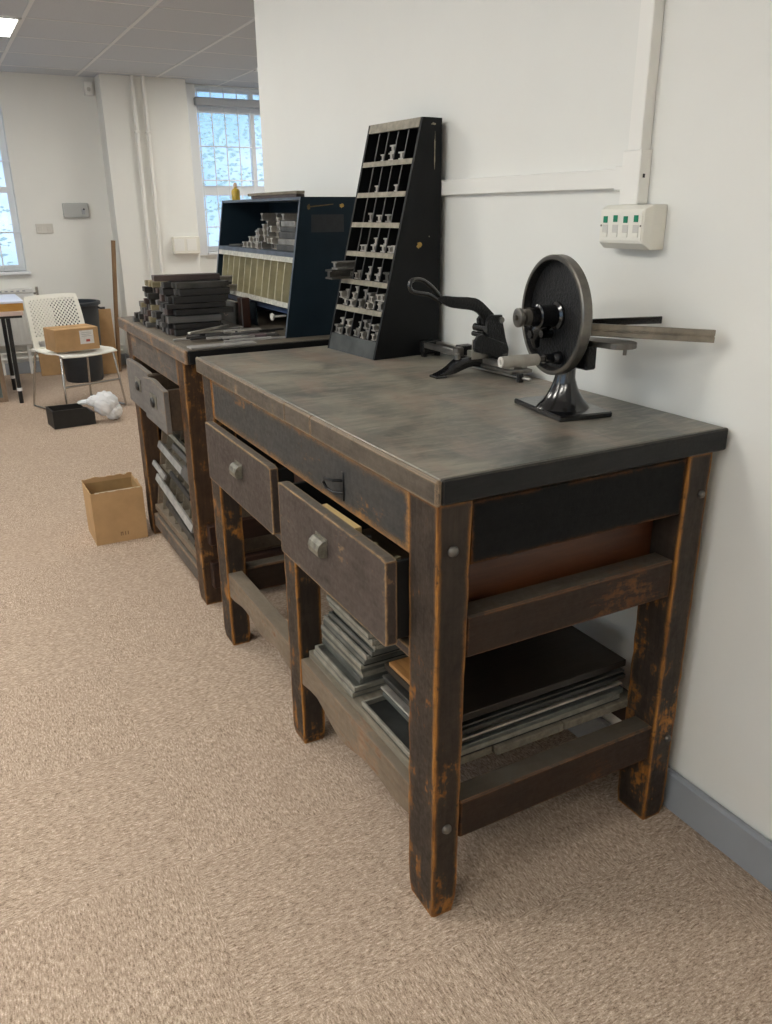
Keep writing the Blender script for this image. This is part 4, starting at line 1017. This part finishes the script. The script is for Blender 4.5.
# white chair
ca = math.radians(20)
CHR = thing('chair', 'white perforated plastic chair on a chrome sled frame beside the far bench', 'chair', (-.567, 5.56, 0), ca)
def C_(mb, name, mat, parent=None, smooth=False): return mb.build(name, M[mat], parent or CHR, local=True, smooth=smooth)
# local: -y is the front, x to the right
def seat_z(x, y): return .452 + .012*((x/.23)**2) - .012*math.exp(-((y)/.15)**2) - (.018*max(0, (-y-.17)/.07))
f = MB(); nx, ny = 16, 16; g_ = []
for j in range(ny+1):
    row = []
    for i in range(nx+1):
        x = -.235+.47*i/nx; y = -.24+.47*j/ny
        cx_ = min(abs(abs(x)-.235), .05); cy_ = min(abs(y+.24), .05)
        k = 1-(.012 if (i in (0, nx) and j in (0, 1)) else 0)
        row.append(f.bm.verts.new((x*k*(1-.04*(y < -.1)), y, seat_z(x, y))))
    g_.append(row)
for j in range(ny):
    for i in range(nx): f.bm.faces.new((g_[j][i], g_[j][i+1], g_[j+1][i+1], g_[j+1][i]))
st = C_(f, 'seat', 'chair', None, True); md = st.modifiers.new('t', 'SOLIDIFY'); md.thickness = .009
# perforated back
def bp_(u, v_):      # u -1..1 across, v 0..1 up
    w_ = .225 - .012*v_ + .006*math.sin(v_*PI)
    return V((u*w_, .215 + .030*v_ + .045*v_*v_ - .022*(u*u), .455 + .395*v_ - .010*(u**4)*(v_ > .9)))
f = MB(); NX, NY = 30, 26; cache = {}
def gv(u, v_):
    key = (round(u, 5), round(v_, 5))
    if key not in cache: cache[key] = f.bm.verts.new(bp_(u, v_))
    return cache[key]
for j in range(NY):
    for i in range(NX):
        u0, u1 = -1+2*i/NX, -1+2*(i+1)/NX; v0, v1 = j/NY, (j+1)/NY
        hole = 2 <= i < NX-2 and 6 <= j < NY-2 and (i+j) % 2 == 0
        if 3 <= i < 12 and j in (1, 2, 3) and True: continue   # open slot between seat and back
        if 18 <= i < 27 and j in (1, 2, 3): continue
        A = [gv(u0, v0), gv(u1, v0), gv(u1, v1), gv(u0, v1)]
        if not hole: f.bm.faces.new(A); continue
        sc = .86; sh = (u1-u0)*.18
        uc, vc = (u0+u1)/2, (v0+v1)/2
        Bv = [f.bm.verts.new(bp_(uc+(uu-uc)*sc, vc+(vv-vc)*sc)) for uu, vv in ((u0,v0),(u1,v0),(u1,v1),(u0,v1))]
        for k in range(4): f.bm.faces.new((A[k], A[(k+1) % 4], Bv[(k+1) % 4], Bv[k]))
bk = C_(f, 'backrest', 'chair'); md = bk.modifiers.new('t', 'SOLIDIFY'); md.thickness = .010; md.offset = 0
for sx in (-1, 1):
    xs = sx*.245; xt = sx*.215
    C_(MB().tube([(xt*.98, .20, .440), (xt, .215, .425), (xs, .30, .03), (xs, .30, .012), (xs, .285, .009), (xs, -.20, .009), (xs, -.225, .010), (xs, -.232, .025), (xt, -.190, .420), (xt*.97, -.175, .438)], .0085, 10), 'sled_leg', 'chrome', None, True)
C_(MB().cyl((-.228, -.213, .215), (.228, -.213, .215), .0075, n=10), 'cross_bar', 'chrome', None, True)
C_(MB().cyl((-.21, -.16, .432), (.21, -.16, .432), .0075, n=10).cyl((-.21, .19, .432), (.21, .19, .432), .0075, n=10), 'seat_bar', 'chrome', None, True)
# carton on the chair
cb2 = thing('cardboard_box', 'closed brown cardboard box with white label sitting on the chair', 'box', (-.585, 5.47, .470), math.radians(12))
MB().box(-.165,.165,-.11,.12,0,.165,.004).build('carton', M['card'], cb2, local=True)
MB().box(.020,.125,-.1106,-.110,.045,.145).build('label', M['paper'], cb2, local=True)
MB().box(.065,.095,-.1110,-.1106,.06,.078).build('red_mark', M['red'], cb2, local=True)
MB().box(-.16,.16,-.012,.012,.165,.1665).build('lid_seam', M['cardin'], cb2, local=True)
f = MB()
for k in range(3): f.box(.035,.11,-.1108,-.1106,.10+.013*k,.104+.013*k)
f.build('label_lines', M['panelgrey'], cb2, local=True)
# black open box with a plastic bag
bb = thing('open_black_box', 'low open black box on the carpet in front of the chair', 'box', (-.725, 5.02, 0), math.radians(6))
f = MB(); f.box(-.145,.145,-.10,.10,0,.010)
f.prism([(-.145,.010),(.145,.010),(.145,.085),(.115,.095),(.09,.125),(-.145,.130)], 'xz', -.10, -.088)
f.prism([(-.145,.010),(.145,.010),(.145,.085),(.115,.095),(.09,.125),(-.145,.130)], 'xz', .088, .10)
f.box(-.145,-.133,-.088,.088,.010,.130); f.box(.133,.145,-.088,.088,.010,.085)
f.build('case', M['boxblack'], bb, local=True); MB().box(-.132,.132,-.087,.087,.0102,.020).build('lining', M['boxin'], bb, local=True)
def crumple(name, pts, label, cat):
    f = MB(); rnd = random.Random(3)
    for (c, r, sx, sy, sz) in pts:
        me0 = bmesh.ops.create_icosphere(f.bm, subdivisions=4, radius=1.0)
        for v in me0['verts']:
            d = v.co.normalized()
            n_ = math.sin(d.x*7+c[0]*30)*math.cos(d.y*9+d.z*6)*.07 + math.sin(d.z*15+d.x*11)*.04 + math.sin(d.y*19+d.z*13)*.02
            q = 1+n_
            v.co = V((c[0]+d.x*r*sx*q, c[1]+d.y*r*sy*q, max(.004, c[2]+d.z*r*sz*q)))
    return props(f.build(name, M['bag'], None, smooth=True), label, cat)
crumple('plastic_bag', [((-.478, 4.99, .130), .080, 1.1, 1.0, 1.1), ((-.43, 4.99, .070), .064, 1.0, 1.0, 1.0), ((-.545, 5.0, .155), .050, 1.3, 1.0, .8), ((-.610, 5.02, .150), .028, 2.2, 1.1, .6)], 'crumpled white plastic bag spilling out of the low black box', 'bag')
# open cardboard box by the second bench
cx = thing('cardboard_box', 'open brown cardboard box with torn rim on the carpet by the bench leg', 'box', (-.86, 2.65, 0))
x0, x1, y0, y1 = -.980, -.748, 2.535, 2.765
def torn(a0, a1, z_, n_, amp, seed):
    r_ = random.Random(seed); return [(a0+(a1-a0)*k/n_, z_ + (r_.uniform(-amp, amp) if 0 < k < n_ else 0)) for k in range(n_+1)]
th = .004
f = MB()
f.prism([(x0,0),(x1,0)] + torn(x1, x0, .250, 16, .003, 1), 'xz', y0, y0+th)
f.prism([(x0,0),(x1,0)] + torn(x1, x0, .256, 22, .004, 2), 'xz', y1-th, y1)
f.prism([(y0+th,0),(y1-th,0)] + torn(y1-th, y0+th, .248, 14, .008, 3), 'yz', x0, x0+th)
f.prism([(y0+th,0),(y1-th,0)] + torn(y1-th, y0+th, .252, 14, .010, 4), 'yz', x1-th, x1)
f.box(x0+th, x1-th, y0+th, y1-th, .001, .005)
f.build('carton', M['card'], cx)
f = MB().box(x0+th+.0003, x1-th-.0003, y1-th-.001, y1-th-.0003, .006, .235).box(x0+th+.0003, x0+th+.001, y0+th, y1-th-.001, .006, .235).box(x1-th-.001, x1-th-.0003, y0+th, y1-th-.001, .006, .235)
f.build('inner_liner', M['cardin'], cx)
f = MB()
f.prism([(x0+.02,.2485),(x0+.10,.2495),(x0+.22,.2500),(x0+.22,.2535),(x0+.12,.2530),(x0+.02,.2520)], 'xz', y0+.0005, y0+th-.0005)
f.build('torn_edge', M['cardedge'], cx)
f = MB()   # printed mark low on the front
for (a, b_, c_, d_) in ((-.870,-.866,.030,.048),(-.862,-.858,.030,.048),(-.866,-.862,.044,.048),(-.850,-.846,.030,.048),(-.838,-.834,.030,.048)): f.box(a, b_, y0-.0005, y0, c_, d_)
f.build('printed_mark', M['stamp'], cx)

# ------------------------------------------------------------------ world, camera
w = bpy.data.worlds.new('daylight'); scene.world = w; w.use_nodes = True; t = w.node_tree
bg = t.nodes['Background']; tc = N(t, 'ShaderNodeTexCoord')
nz = noise(t, tc.outputs['Generated'], 6, 5, .6)
t.links.new(ramp(t, nz, [(.35, (.30,.56,.95)), (.65, (.72,.88,1.0))]), bg.inputs[0]); bg.inputs[1].default_value = 1.35

C = V((-1.428778, -1.106, 1.433444))
yaw, pitch, roll = map(math.radians, (-28.2964, -20.4854, -.4584))
F = V((-math.sin(yaw)*math.cos(pitch), math.cos(yaw)*math.cos(pitch), math.sin(pitch)))
Rr = V((math.cos(yaw), math.sin(yaw), 0)); Uu = Rr.cross(F)
R2 = Rr*math.cos(roll)+Uu*math.sin(roll); U2 = -Rr*math.sin(roll)+Uu*math.cos(roll)
cam = bpy.data.cameras.new('camera'); co = bpy.data.objects.new('camera', cam); COL.objects.link(co)
mt = Matrix((( R2.x, U2.x, -F.x, C.x), (R2.y, U2.y, -F.y, C.y), (R2.z, U2.z, -F.z, C.z), (0,0,0,1)))
co.matrix_world = mt
cam.sensor_fit = 'VERTICAL'; cam.sensor_height = 24; cam.sensor_width = 24*772/1024; cam.lens = 804.09*24/1024; cam.clip_start = .05
scene.camera = co
vs = scene.view_settings
vs.view_transform = 'Standard'; vs.look = 'None'; vs.gamma = 1; vs.use_curve_mapping = False; vs.exposure = 0.2
cy = scene.cycles
cy.use_denoising = True; cy.max_bounces = 10; cy.diffuse_bounces = 6; cy.sample_clamp_indirect = 6
